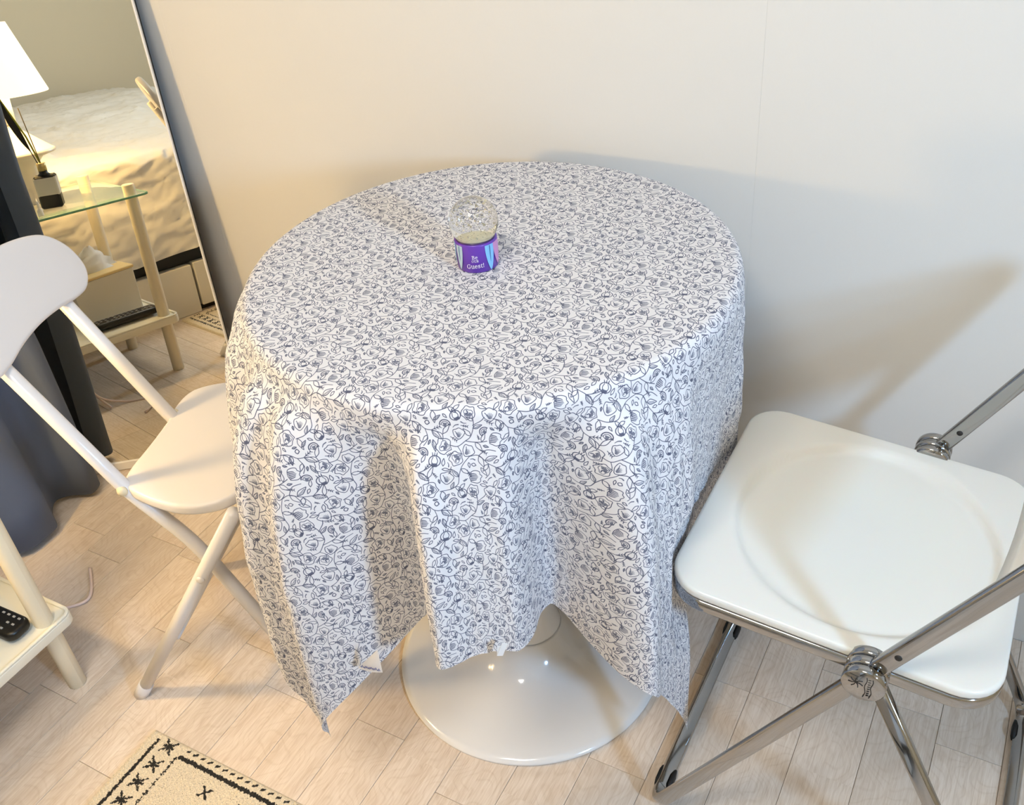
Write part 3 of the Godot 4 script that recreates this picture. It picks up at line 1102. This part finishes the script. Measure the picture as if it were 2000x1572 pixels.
# ------------------------------------------------------------------ the chrome folding chair by the wall
func chrome_chair() -> void:
	var t := thing("chrome_folding_chair", "folding chair with ivory plastic seat and chrome tube frame beside the wall", "chair")
	var zc := -0.022
	var hub := V(0.5245, 0.428, 0)
	var hw := 0.197
	var prof := rrect(0.010, 0.019, 0.0045, 3)
	# frame from the front floor bar up through the hubs to the top of the back
	var fx := 0.288
	var slope := (hub.y - 0.0095) / (hub.x - fx)
	var top := V(hub.x + (0.735 - hub.y) / slope, 0.735, 0)
	var along := (top - V(fx, 0.0095, 0)).normalized()
	var inplane := V(along.y, -along.x, 0)
	var loop := round_path([V(fx, 0.0095, zc + hw), V(top.x, top.y, zc + hw), V(top.x, top.y, zc - hw), V(fx, 0.0095, zc - hw)], 0.034, true, 8)
	part("back_and_front_leg_frame", sweep(loop, rrect(0.011, 0.020, 0.0035, 3), true, inplane), M.chrome, t)
	# rear legs
	var rx := 0.726
	var hw2 := hw - 0.013
	var down := (V(rx, 0.0095, 0) - hub).normalized()
	var rear := round_path([V(hub.x, hub.y, zc + hw2), V(rx, 0.0095, zc + hw2), V(rx, 0.0095, zc - hw2), V(hub.x, hub.y, zc - hw2)], 0.034, false, 8)
	part("rear_leg_frame", sweep(rear, rrect(0.011, 0.019, 0.0035, 3), false, V(down.y, -down.x, 0)), M.chrome, t)
	# seat: a square with rounded corners and a shallow round dish, tilted slightly back
	var x0 := 0.290
	var x1 := 0.654
	var sw := 0.183
	var tilt := deg_to_rad(-4.3)
	var fr := Transform3D(Basis(V(0, 0, 1), tilt), V((x0 + x1) * 0.5, 0.4375, zc))
	var hx := (x1 - x0) * 0.5
	var outline := []
	for q in rrect(hx * 2, sw * 2, 0.046, 8):
		outline.append(q)
	var dense := []
	for i in outline.size():
		var a: Vector2 = outline[i]
		var b: Vector2 = outline[(i + 1) % outline.size()]
		var n := maxi(1, int((b - a).length() / 0.012))
		for k in n:
			dense.append(a.lerp(b, float(k) / n))
	var dish := func(q: Vector2) -> float:
		var d := Vector2((q.x - 0.006) / (hx * 0.86), q.y / (sw * 0.88)).length()
		return 0.0085 * smoothstep(1.0, 0.93, d) + 0.004 * smoothstep(0.95, 0.2, d)
	var st := st_new()
	add_slab(st, dense, 0.013, 0.0045, fr, dish, 40)
	part("seat", fin(st), M.seat, t)
	# chrome band under the seat edge
	var band := []
	for q in rrect(hx * 2 - 0.006, sw * 2 - 0.006, 0.045, 8):
		band.append(fr * V(q.x, -0.0145, q.y))
	part("seat_rail", sweep(band, rrect(0.009, 0.017, 0.003, 2), true, fr.basis.y), M.chrome, t)
	# the three-disc hinges
	for s in [1.0, -1.0]:
		var zo: float = zc + s * (hw + 0.0115)
		var hb := Basis(V(1, 0, 0), PI * 0.5 * s)
		var hn := Node3D.new()
		hn.name = "hinge"
		t.add_child(hn, true)
		hn.position = V(hub.x, hub.y, 0)
		for k in 3:
			var z: float = zo - s * (0.0135 * k)
			var dm := lathe([Vector2(0.0, -0.0056), Vector2(0.0212, -0.0056), Vector2(0.0228, -0.0044), Vector2(0.0231, 0.0), Vector2(0.0228, 0.0044), Vector2(0.0212, 0.0056), Vector2(0.0, 0.0056)], 40)
			part("hinge_disc", dm, M.chrome, hn, V(0, 0, z), hb)
			if k < 2:
				part("hinge_spacer", lathe([Vector2(0.0, -0.0016), Vector2(0.0188, -0.0016), Vector2(0.0188, 0.0016), Vector2(0.0, 0.0016)], 32), M.rubber, hn, V(0, 0, z - s * 0.00675), hb)
		if s > 0.0:
			# engraved sprig and ribbed band on the outer face
			var es := st_new()
			var zf := zo + 0.0058
			for k in 7:
				var a := deg_to_rad(-20.0 + 52.0 * k)
				var d := V(cos(a), sin(a), 0)
				add_sweep(es, [V(-0.0075, 0.004, zf), V(-0.0075, 0.004, zf) + d * 0.004 + V(-d.y, d.x, 0) * 0.001, V(-0.0075, 0.004, zf) + d * 0.0078], circle(0.0005, 6), false, V(0, 0, 1))
			for k in 2:
				var pts := []
				for i in 9:
					var yy := 0.016 - 0.004 * i
					pts.append(V(0.0025 + 0.0062 * k + 0.0009 * sin(i * 1.3), yy * (0.98 if k == 0 else 0.93), zf))
				add_sweep(es, pts, circle(0.0005, 6), false, V(0, 0, 1))
			for i in 8:
				add_sweep(es, [V(0.0045, 0.013 - 0.0036 * i, zf), V(0.0072, 0.0138 - 0.0036 * i, zf)], circle(0.0004, 6), false, V(0, 0, 1))
			part("engraved_emblem", fin(es), M.engraved, hn)
	# black pads on the floor bars
	for b in [[fx, hw], [rx, hw2]]:
		for s in [1.0, -1.0]:
			for side in [1.0, -1.0]:
				var cap := []
				for k in 5:
					cap.append(V(b[0] + side * 0.0095, 0.0085, zc + s * (b[1] - 0.03) - s * 0.008 * k))
				part("floor_pad", sweep(cap, rrect(0.006, 0.015, 0.0025, 3), false, Vector3.UP, [0.6, 1.0, 1.0, 1.0, 0.6]), M.rubber, t)
	# screws on the back uprights
	for s in [1.0, -1.0]:
		var y := 0.475
		var x := fx + (y - 0.0095) / slope
		part("screw", lathe([Vector2(0.0, -0.0007), Vector2(0.0042, -0.0007), Vector2(0.0034, 0.0007), Vector2(0.0, 0.0004)], 16), M.engraved, t, V(x, y, zc + s * hw + 0.0058), Basis(V(1, 0, 0), PI * 0.5))
	# curved back panel (to the right of the picture; its shadow falls on the wall)
	var rows := []
	for i in 9:
		var f := i / 8.0
		var p := V(fx, 0.0095, 0).lerp(top, lerpf(0.793, 0.982, f))
		var row := []
		for j in 17:
			var u := j / 16.0 * 2.0 - 1.0
			row.append(V(p.x + inplane.x * 0.018 * (1.0 - u * u), p.y + inplane.y * 0.018 * (1.0 - u * u), zc + u * (hw - 0.008)))
		rows.append(row)
	var back := []
	for r in rows:
		var nr := []
		for q in r:
			nr.append(q + inplane * 0.005)
		back.append(nr)
	var bs2 := st_new()
	add_grid(bs2, rows)
	add_grid(bs2, back, [], true)
	for e in [0, 8]:
		add_grid(bs2, [rows[e], back[e]], [], e == 0)
	part("backrest", fin(bs2), M.seat, t)


# ------------------------------------------------------------------ the white folding chair by the curtain
func folding_chair() -> void:
	var s := V(0.34, 0, 0.94)
	var fw := V(0.94, 0, -0.34)
	var c := V(-0.49, 0.0, 0.214)
	var t := thing("white_folding_chair", "white folding chair with round backrest pushed under floral cloth beside curtain", "chair", c, Basis(fw, Vector3.UP, s))
	# local axes: x forwards, y up, z sideways
	var hy := 0.428
	var lean := tan(deg_to_rad(26.0))
	var up := V(-lean, 1, 0).normalized()
	var tube := circle(0.0105, 14)
	for sd in [1.0, -1.0]:
		var z: float = sd * 0.08 - 0.006
		var p := [V(-(0.685 - hy) * lean, 0.685, z), V(0.004, hy, z), V(0.075, 0.335, z), V(0.205, 0.012, z)]
		part("front_leg", sweep(round_path(p, 0.30, false, 5), tube), M.chair_tube, t)
		var zr: float = 0.1075 if sd > 0.0 else -0.166
		part("rear_leg", sweep([V(-0.094, 0.014, zr), V(0.176, 0.428, zr)], tube), M.chair_tube, t)
		part("foot_cap", sweep([V(-0.1025, 0.001, zr), V(-0.0945, 0.0133, zr), V(-0.084, 0.0295, zr)], circle(0.0122, 14)), M.chair_tube, t)
		part("foot_cap", sweep([V(0.2095, 0.001, z), V(0.205, 0.012, z), V(0.198, 0.03, z)], circle(0.0122, 14)), M.chair_tube, t)
		part("pivot_cap", lathe([Vector2(0.0, -0.004), Vector2(0.0075, -0.004), Vector2(0.008, 0.0), Vector2(0.006, 0.003), Vector2(0.0, 0.0045)], 20), M.rattle, t, V(0.002, hy + 0.008, z + sd * 0.0105), Basis(V(1, 0, 0), PI * 0.5 * sd))
		part("rivet", lathe([Vector2(0.0, -0.002), Vector2(0.0065, -0.002), Vector2(0.006, 0.001), Vector2(0.003, 0.002), Vector2(0.0, 0.002)], 16), M.chair_white, t, V(0.094, 0.300, zr + sd * 0.0105), Basis(V(1, 0, 0), PI * 0.5 * sd))
	part("cross_rail", sweep([V(0.006, 0.155, 0.1075), V(0.006, 0.155, -0.166)], circle(0.007, 10)), M.chair_tube, t)
	part("cross_rail", sweep([V(0.150, 0.15, 0.074), V(0.150, 0.15, -0.086)], circle(0.007, 10)), M.chair_tube, t)
	# seat
	var o := catmull([Vector2(-0.006, 0.045), Vector2(0.004, 0.075), Vector2(0.045, 0.098), Vector2(0.10, 0.113), Vector2(0.145, 0.106), Vector2(0.175, 0.082), Vector2(0.19, 0.04), Vector2(0.196, -0.03), Vector2(0.19, -0.10), Vector2(0.165, -0.155), Vector2(0.115, -0.182), Vector2(0.068, -0.178), Vector2(0.03, -0.167), Vector2(0.005, -0.148), Vector2(-0.003, -0.113), Vector2(0.0, -0.07), Vector2(-0.002, -0.015)], 5, true)
	var st := st_new()
	add_slab(st, o, 0.019, 0.006, Transform3D(Basis.IDENTITY, V(0, hy + 0.004, 0)), func(q: Vector2) -> float: return 0.006 * smoothstep(0.15, 0.02, ((q - Vector2(0.09, -0.03)) / Vector2(0.75, 1.0)).length()), 14)
	part("seat", fin(st), M.chair_white, t)
	# backrest: a bean-shaped panel carried by the two uprights; in its own plane x is sideways, z runs down
	var ctr := -0.012
	var half := [Vector2(0.0, 0.356), Vector2(0.045, 0.352), Vector2(0.09, 0.341), Vector2(0.122, 0.325), Vector2(0.141, 0.298), Vector2(0.145, 0.270), Vector2(0.137, 0.248), Vector2(0.115, 0.234), Vector2(0.085, 0.234), Vector2(0.045, 0.241), Vector2(0.0, 0.244)]
	var bo := []
	for q in half:
		bo.append(Vector2(ctr + q.x, q.y))
	for k in range(half.size() - 2, 0, -1):
		bo.append(Vector2(ctr - half[k].x, half[k].y))
	bo = catmull(bo, 5, true)
	var nb := up.cross(V(0, 0, 1))
	st = st_new()
	add_slab(st, bo, 0.016, 0.006, Transform3D(Basis(V(0, 0, 1), nb.normalized(), up), V(0.010, hy + 0.0, 0)), null, 6)
	part("backrest", fin(st), M.chair_white, t)


# ------------------------------------------------------------------ curtain and mirror
func curtain() -> void:
	var cp := [Vector2(-1.062, 0.004), Vector2(-1.022, 0.000), Vector2(-1.012, 0.030), Vector2(-1.052, 0.055), Vector2(-1.066, 0.080), Vector2(-1.040, 0.112), Vector2(-1.003, 0.135), Vector2(-0.995, 0.185), Vector2(-1.018, 0.228), Vector2(-1.062, 0.245), Vector2(-1.066, 0.282), Vector2(-1.020, 0.305), Vector2(-1.004, 0.345), Vector2(-1.03, 0.385), Vector2(-1.068, 0.41), Vector2(-1.06, 0.45), Vector2(-1.01, 0.48), Vector2(-1.01, 0.54), Vector2(-1.065, 0.57), Vector2(-1.06, 0.62), Vector2(-1.012, 0.65), Vector2(-1.02, 0.70)]
	var line := catmull(cp, 8)
	var rows := []
	var n := 26
	var nz := noise(3.0, 4, 2)
	for i in n + 1:
		var y := lerpf(0.018, 2.28, i / float(n))
		var row := []
		for q in line:
			var k := 1.0 - 0.35 * (y / 2.28)
			var x: float = -1.035 + (q.x + 1.035) * k + 0.006 * nz.get_noise_2d(q.y * 3.0, y)
			row.append(V(x, y, q.y + 0.004 * nz.get_noise_2d(q.y * 2.0 + 9.0, y * 1.5)))
		rows.append(row)
	var back := []
	for r in rows:
		var nr := []
		for q in r:
			nr.append(q + V(-0.0018, 0, 0))
		back.append(nr)
	var st := st_new()
	add_grid(st, rows, [], true)
	add_grid(st, back)
	add_grid(st, [rows[0], back[0]], [], false)
	var o := thing("curtain", "slate grey blue floor length curtain hanging in folds beside the mirror", "curtain")
	part("cloth", fin(st), M.curtain, o)
	part("curtain_rail", sweep([V(-1.035, 2.31, -0.06), V(-1.035, 2.31, 0.9)], circle(0.012)), M.frame_white, o)


func standing_mirror() -> void:
	var th := deg_to_rad(53.0)
	var dl := deg_to_rad(5.7)
	var n0 := V(cos(th), 0, sin(th))
	var b := V(sin(th), 0, -cos(th))
	var nn := n0 * cos(dl) + Vector3.UP * sin(dl)
	var e := Vector3.UP * cos(dl) - n0 * sin(dl)
	var corner := V(-1.07802, 0, -0.02567) + b * 0.3513   # lower right corner of the glass side
	var w := 0.402
	var h := 1.17
	# local axes: x along the foot of the mirror to the right, y up its face, z out of the glass
	var t := thing("leaning_mirror", "tall thin framed mirror leaning in the room corner behind the folding chair", "mirror", corner - b * (w * 0.5), Basis(b, e, nn))
	part("backing", box_mesh(V(w - 0.002, h - 0.006, 0.020)), M.mirror_back, t, V(0, h * 0.5 + 0.003, -0.0155))
	part("glass", box_mesh(V(w - 0.006, h - 0.026, 0.003)), M.mirror, t, V(0, h * 0.5 + 0.010, -0.0028))
	for sd in [1.0, -1.0]:
		part("frame_rail", box_mesh(V(0.0035, h, 0.010), 0.0008), M.frame_white, t, V(sd * (w * 0.5 - 0.0014), h * 0.5 + 0.001, -0.0045))
	part("frame_rail", box_mesh(V(w - 0.006, 0.021, 0.012), 0.002), M.frame_white, t, V(0, 0.0125, -0.004))
	part("frame_rail", box_mesh(V(w - 0.006, 0.006, 0.010), 0.001), M.frame_white, t, V(0, h - 0.002, -0.0045))


# ------------------------------------------------------------------ side table and what stands on it
func side_table() -> void:
	var x1 := -0.643
	var x0 := -1.0
	var z0 := 0.343
	var z1 := 0.70
	var xc := (x0 + x1) * 0.5
	var zc := (z0 + z1) * 0.5
	var gy := 0.478
	var t := thing("side_table", "cream side table with round legs, low shelf and glass top", "table", V(xc, 0, zc))
	for sx in [1.0, -1.0]:
		for sz in [1.0, -1.0]:
			part("leg", lathe([Vector2(0.0, 0.0), Vector2(0.0135, 0.0), Vector2(0.0148, 0.0015), Vector2(0.0152, 0.10), Vector2(0.0152, 0.498), Vector2(0.0142, 0.5), Vector2(0.0, 0.5)], 28), M.table_leg, t, V(sx * ((x1 - x0) * 0.5 - 0.027), 0, sz * ((z1 - z0) * 0.5 - 0.037)))
	var o := rrect(x1 - x0, z1 - z0, 0.017, 5)
	var st := st_new()
	add_slab(st, o, 0.019, 0.003, Transform3D(Basis.IDENTITY, V(0, 0.1455, 0)), null, 2)
	var sh := part("shelf", fin(st), M.shelf, t)
	var rim := []
	for q in rrect(x1 - x0 - 0.007, z1 - z0 - 0.007, 0.014, 5):
		rim.append(V(q.x, 0.1568, q.y))
	part("rim", sweep(rim, rrect(0.006, 0.0045, 0.0015, 2), true), M.shelf, sh)
	var go := rrect(x1 - x0 + 0.01, z1 - z0 + 0.006, 0.016, 5)
	st = st_new()
	add_slab(st, go, 0.006, 0.0008, Transform3D(Basis.IDENTITY, V(0, gy - 0.003, 0)), null, 2)
	var gl := part("glass_top", fin(st), M.glass_green, t)
	var ge := []
	for q in rrect(x1 - x0 + 0.011, z1 - z0 + 0.007, 0.016, 5):
		ge.append(V(q.x, gy - 0.003, q.y))
	part("polished_edge", sweep(ge, rrect(0.0012, 0.0052, 0.0004, 1), true), M.glass_edge, gl)
	var top := gy + 0.0003
	# table lamp
	var lx := -0.83
	var lz := 0.58
	var l := thing("table_lamp", "lit table lamp with white cone shade on the glass side table", "lamp", V(lx, top, lz))
	part("base", lathe([Vector2(0.0, 0.0), Vector2(0.058, 0.0), Vector2(0.060, 0.004), Vector2(0.052, 0.012), Vector2(0.034, 0.05), Vector2(0.030, 0.085), Vector2(0.050, 0.108), Vector2(0.082, 0.116), Vector2(0.084, 0.120), Vector2(0.075, 0.126), Vector2(0.014, 0.178), Vector2(0.010, 0.19), Vector2(0.0, 0.19)], 48), M.ceramic, l)
	part("socket", lathe([Vector2(0.0, 0.19), Vector2(0.013, 0.19), Vector2(0.014, 0.25), Vector2(0.0, 0.25)], 24), M.frame_white, l)
	var sb := 0.735 - top
	var stp := 0.897 - top
	part("shade", lathe([Vector2(0.1045, sb + 0.001), Vector2(0.106, sb), Vector2(0.1065, sb + 0.002), Vector2(0.056, stp), Vector2(0.0545, stp), Vector2(0.1045, sb + 0.001)], 64), M.shade, l)
	var bb := SphereMesh.new()
	bb.radius = 0.024
	bb.height = 0.05
	part("bulb", bb, M.bulb, l, V(0, 0.300, 0))
	var om := OmniLight3D.new()
	om.name = "lamp_light"
	om.light_color = Color(1.0, 0.84, 0.56)
	om.light_energy = LAMP_ENERGY
	om.light_size = 0.05
	om.omni_range = 8.0
	om.omni_attenuation = 2.0
	om.shadow_enabled = true
	l.add_child(om)
	om.position = V(0, 0.335, 0)
	var sp := SpotLight3D.new()
	sp.name = "lamp_downlight"
	sp.light_color = om.light_color
	sp.light_energy = LAMP_ENERGY * 0.5
	sp.light_size = 0.03
	sp.spot_range = 6.0
	sp.spot_attenuation = 2.0
	sp.spot_angle = 62.0
	sp.spot_angle_attenuation = 0.35
	sp.shadow_enabled = true
	l.add_child(sp)
	sp.position = V(0, 0.315, 0)
	sp.rotation.x = -PI * 0.5
	# reed diffuser
	var d := thing("reed_diffuser", "square-shouldered reed diffuser bottle with grey label and dark feather reed", "diffuser", V(-0.835, top, 0.445), Basis(Vector3.UP, 0.5))
	part("bottle", box_mesh(V(0.050, 0.078, 0.034), 0.004, V(0, 0.039, 0)), M.black, d)
	part("paper_label", box_mesh(V(0.0508, 0.046, 0.0348), 0.003, V(0, 0.052, 0)), M.label, d)
	part("neck", lathe([Vector2(0.0, 0.078), Vector2(0.015, 0.078), Vector2(0.010, 0.083), Vector2(0.010, 0.088), Vector2(0.0, 0.088)], 24), M.black, d)
	part("collar", lathe([Vector2(0.0, 0.088), Vector2(0.0105, 0.088), Vector2(0.0105, 0.106), Vector2(0.0, 0.106)], 24), M.gold, d)
	part("reed", sweep([V(0.002, 0.09, 0), V(-0.012, 0.235, 0.004)], circle(0.0012, 6)), M.reed, d)
	var pr := []
	for i in 15:
		var f := i / 14.0
		var wd := 0.0018 + 0.011 * pow(sin(PI * clampf((f - 0.22) / 0.78, 0.0, 1.0)), 0.8)
		var cpt := V(-0.004 - 0.042 * f, 0.10 + 0.165 * f, 0.003 * sin(f * 3.0))
		pr.append([cpt + V(-wd, 0, -0.0006), cpt + V(0, 0.0, 0.0016), cpt + V(wd * 0.35, 0, -0.0006), cpt + V(0, 0, -0.002), cpt + V(-wd, 0, -0.0006)])
	st = st_new()
	add_grid(st, pr)
	var fe := part("feather_reed", fin(st), M.feather_dark, d)
	part("feather_edge", sweep([V(0.001, 0.10, 0), V(-0.014, 0.17, 0.003), V(-0.036, 0.235, 0.002), V(-0.047, 0.268, 0)], circle(0.0022, 6)), M.feather_green, fe)
	# small figure-like white perfume stopper
	var pf := thing("perfume_vial", "tiny pointed clear white perfume vial near the edge of the glass top", "vial", V(-0.893, top, 0.372))
	part("body", lathe([Vector2(0.0, 0.0), Vector2(0.006, 0.0), Vector2(0.007, 0.003), Vector2(0.006, 0.016), Vector2(0.003, 0.02), Vector2(0.0, 0.02)], 16), M.tissue, pf)
	part("stopper", lathe([Vector2(0.0, 0.02), Vector2(0.004, 0.021), Vector2(0.003, 0.03), Vector2(0.0, 0.042)], 16), M.tissue, pf)
	# tissue box
	var sy := 0.1555
	var b := thing("tissue_box", "white tissue box with pale wooden lid on the low shelf", "tissue box", V(-0.762, sy, 0.555), Basis(Vector3.UP, -0.12))
	part("box", box_mesh(V(0.172, 0.113, 0.13), 0.002, V(0, 0.0565, 0)), M.cabinet, b)
	part("lid", box_mesh(V(0.178, 0.008, 0.136), 0.002, V(0, 0.117, 0)), M.wood_lid, b)
	var rows := []
	var nz := noise(14.0, 9, 2)
	for i in 9:
		var f := i / 8.0
		var row := []
		for j in 17:
			var a := TAU * j / 16.0
			var rr := (0.048 * (1.0 - f) + 0.006) * (1.0 + 0.5 * nz.get_noise_3d(cos(a), f * 1.4, sin(a)))
			row.append(V(rr * cos(a) * 1.25 + 0.012 * f, 0.121 + 0.062 * pow(f, 0.8) + 0.008 * nz.get_noise_2d(cos(a) * 2.0, f * 3.0 + sin(a)) * f, rr * sin(a) * 0.55))
		rows.append(row)
	st = st_new()
	add_grid(st, rows)
	part("tissue", fin(st), M.tissue, b)
	# remote control
	var r := thing("remote_control", "long black remote control lying on the low shelf of the side table", "remote control", V(-0.757, sy + 0.004, 0.418), Basis(Vector3.UP, 0.03))
	st = st_new()
	add_slab(st, rrect(0.172, 0.044, 0.015, 5), 0.018, 0.006, Transform3D(Basis.IDENTITY, V(0, 0.0095, 0)), null, 2)
	part("body", fin(st), M.black, r)
	var bm := box_mesh(V(0.0055, 0.0016, 0.0035), 0.0005)
	for i in 13:
		for j in 3:
			if (i * 3 + j) % 7 == 3:
				continue
			part("button", bm, M.button, r, V(-0.072 + 0.0118 * i, 0.0190, -0.0125 + 0.0125 * j))
	# white cable behind the table
	var cb := part("power_cable", sweep(catmull([V(-0.90, 0.004, 0.285), V(-0.93, 0.06, 0.312), V(-0.935, 0.11, 0.318), V(-0.92, 0.04, 0.300), V(-0.86, 0.004, 0.29), V(-0.80, 0.004, 0.24), V(-0.86, 0.004, 0.18)], 8), circle(0.003, 8)), M.cable, self)
	tag(cb, "thin pinkish white power cable hanging behind the cream side table", "cable")


# ------------------------------------------------------------------ rug and bed
func rug() -> void:
	var x0 := -0.475
	var z0 := 0.391
	var w := 0.66
	var d := 0.352
	var nx := 330
	var nz := 176
	# pattern in rug millimetres
	var iw := 1320
	var ih := 704
	var img := Image.create(iw, ih, false, Image.FORMAT_RGB8)
	var cream := Color(0.905, 0.845, 0.735)
	var darkc := Color(0.10, 0.085, 0.065)
	var jag := noise(0.09, 3, 2)
	var fine := noise(0.25, 8, 2)
	for y in ih:
		for x in iw:
			var mx := x * 0.5
			var mz := y * 0.5
			var j := jag.get_noise_2d(x, y) * 3.4
			var ink := false
			var zz := minf(mz, d * 1000.0 - mz)
			# long black stripe near the short and long edges
			if mx > 74.0 and absf(zz - 22.5 + j * 0.7) < 3.4:
				ink = true
			if absf(mx - 22.0 + j) < 2.7 and zz > 12.0:
				ink = true
			if absf(mx - 72.0 + j) < 1.9 and zz > 24.0 and fine.get_noise_2d(x * 0.4, y * 0.4) > -0.25:
				ink = true
			# ragged star motifs between the two left lines
			var cz := fposmod(mz - 0.5, 33.0) - 16.5
			var lx := mx - 47.0
			if zz > 4.0 and absf(lx) < 14.5:
				var j2 := fine.get_noise_2d(x * 0.55 + 70.0, y * 0.55) * 3.6 + j * 0.5
				if absf(lx) + absf(cz) < 6.5 + j2 or absf(absf(lx) - absf(cz)) < 2.4 + j2 * 0.7 and absf(cz) < 12.0 and absf(lx) < 12.5 or absf(cz) < 2.2 + j2 * 0.5 and absf(lx) < 11.0:
					ink = true
			# ticks outside the stripe
			if mx > 80.0 and absf(zz - 9.5 + (fposmod(mx, 15.0) - 7.5) * 0.5) < 2.0 and absf(fposmod(mx, 15.0) - 7.5) < 3.6:
				ink = true
			# scattered motifs further in
			if mx > 120.0 and absf(zz - 52.0) < 9.0:
				var cx := fposmod(mx - 190.0, 70.0) - 35.0
				if absf(absf(cx) - absf(zz - 52.0)) < 2.6 + j * 0.5 and absf(cx) < 11.0:
					ink = true
			if fine.get_noise_2d(x * 0.9 + 300.0, y * 0.9) > 0.62 and mx > 80.0 and zz > 28.0:
				ink = true
			var c := cream.lerp(cream.darkened(0.22), clampf(0.35 + 0.6 * fine.get_noise_2d(x * 0.7, y * 0.7), 0.0, 1.0))
			if ink:
				c = darkc.lerp(cream, clampf(0.12 * fine.get_noise_2d(y, x), 0.0, 1.0))
			img.set_pixel(x, y, c)
	var m := mat(Color.WHITE, 0.95)
	m.albedo_texture = tex(img)
	m.rim_enabled = true
	m.rim = 0.3
	var p := []
	var uv := []
	var hn := noise(60.0, 17, 2)
	for i in nx + 1:
		var row := []
		var ru := []
		for k in nz + 1:
			var u := i / float(nx)
			var v := k / float(nz)
			var edge := minf(minf(u, 1.0 - u) * w, minf(v, 1.0 - v) * d)
			var h := 0.0075 * smoothstep(-0.001, 0.005, edge)
			if i > 0 and k > 0 and i < nx and k < nz:
				# rows of loops
				h += 0.0022 * (absf(sin(u * w * 1000.0 / 6.0 * PI)) * absf(sin(v * d * 1000.0 / 8.0 * PI + floorf(u * w * 1000.0 / 6.0) * 1.7)) - 0.5) + 0.0007 * hn.get_noise_2d(u * w, v * d)
			else:
				h = 0.0005
			row.append(V(u * w, h, v * d))
			ru.append(Vector2(u, v))
		p.append(row)
		uv.append(ru)
	var st := st_new()
	add_grid(st, p, uv)
	var o := part("rug", fin(st), m, self, V(x0, 0.0, z0))
	tag(o, "small cream loop pile rug with black zigzag border at the foot of the bed", "rug")


func bed() -> void:
	var x0 := -1.10
	var x1 := 0.40
	var z0 := 0.775
	var z1 := 2.86
	var t := thing("bed", "double bed with rumpled white sheets on white storage drawers", "bed", V((x0 + x1) * 0.5, 0, (z0 + z1) * 0.5))
	var cx := (x0 + x1) * 0.5
	var cz := (z0 + z1) * 0.5
	part("mattress", box_mesh(V(x1 - x0 - 0.06, 0.27, z1 - z0 - 0.06), 0.04), M.sheet, t, V(0, 0.335, 0))
	part("base_board", box_mesh(V(x1 - x0 - 0.04, 0.045, z1 - z0 - 0.04)), M.black, t, V(0, 0.177, 0))
	var cuts := [x0 + 0.02, -0.385, 0.0, x1 - 0.02]
	for i in cuts.size() - 1:
		var w: float = cuts[i + 1] - cuts[i] - 0.008
		var low := 0.0 if i == 0 else 0.022
		part("storage_drawer", box_mesh(V(w, 0.152 - low - (0.0 if i == 0 else -0.008), 0.4), 0.002), M.cabinet, t, V((cuts[i] + cuts[i + 1]) * 0.5 - cx, low + (0.152 - low) * 0.5, z0 + 0.195 - cz))
		if low > 0.0:
			part("plinth", box_mesh(V(w, 0.021, 0.36)), M.black, t, V((cuts[i] + cuts[i + 1]) * 0.5 - cx, 0.0108, z0 + 0.2 - cz))
	# sheet: hangs down at the foot end, then runs over the top with wrinkles
	var n1 := noise(1.5, 31, 3)
	var n2 := noise(2.6, 32, 2)
	var n3 := noise(9.0, 33, 2)
	var rows := []
	var nx := 150
	var prof := []
	for i in 26:
		prof.append([z0 - 0.004, 0.198 + 0.275 * i / 25.0, 0])
	for i in range(1, 9):
		var a := PI * 0.5 * i / 8.0
		prof.append([z0 - 0.004 + 0.03 * (1.0 - cos(a)), 0.473 + 0.03 * sin(a), 1])
	for i in range(1, 110):
		prof.append([z0 + 0.026 + (z1 - z0 - 0.03) * i / 109.0, 0.503, 2])
	for q in prof:
		var row := []
		for i in nx + 1:
			var x := lerpf(x0, x1, i / float(nx))
			var z: float = q[0]
			var y: float = q[1]
			var wv := n1.get_noise_2d(x * 0.9, (z + y) * 1.3)
			var fold := pow(1.0 - absf(n2.get_noise_2d(x * 0.5 + wv * 0.3, (z - y) * 0.9 + wv * 0.4)), 4.0)
			if q[2] == 2:
				y += 0.020 * wv + 0.014 * fold * smoothstep(0.0, 0.2, z - z0) + 0.006 * pow(1.0 - absf(n3.get_noise_2d(x * 0.6, z * 0.6 + wv * 0.3)), 5.0)
			else:
				var crease := pow(1.0 - absf(n3.get_noise_2d(x * 0.55 + y * 0.8, y * 1.5 + wv * 0.25)), 5.0)
				z -= (0.008 * (wv + 0.5) + 0.010 * fold + 0.007 * crease)
				if y < 0.3:
					y += 0.012 * n1.get_noise_2d(x * 0.8, 3.0) * (0.3 - y) / 0.1
			row.append(V(x - cx, y, z - cz))
		rows.append(row)
	var st := st_new()
	add_grid(st, rows)
	part("sheet", fin(st), M.sheet, t)
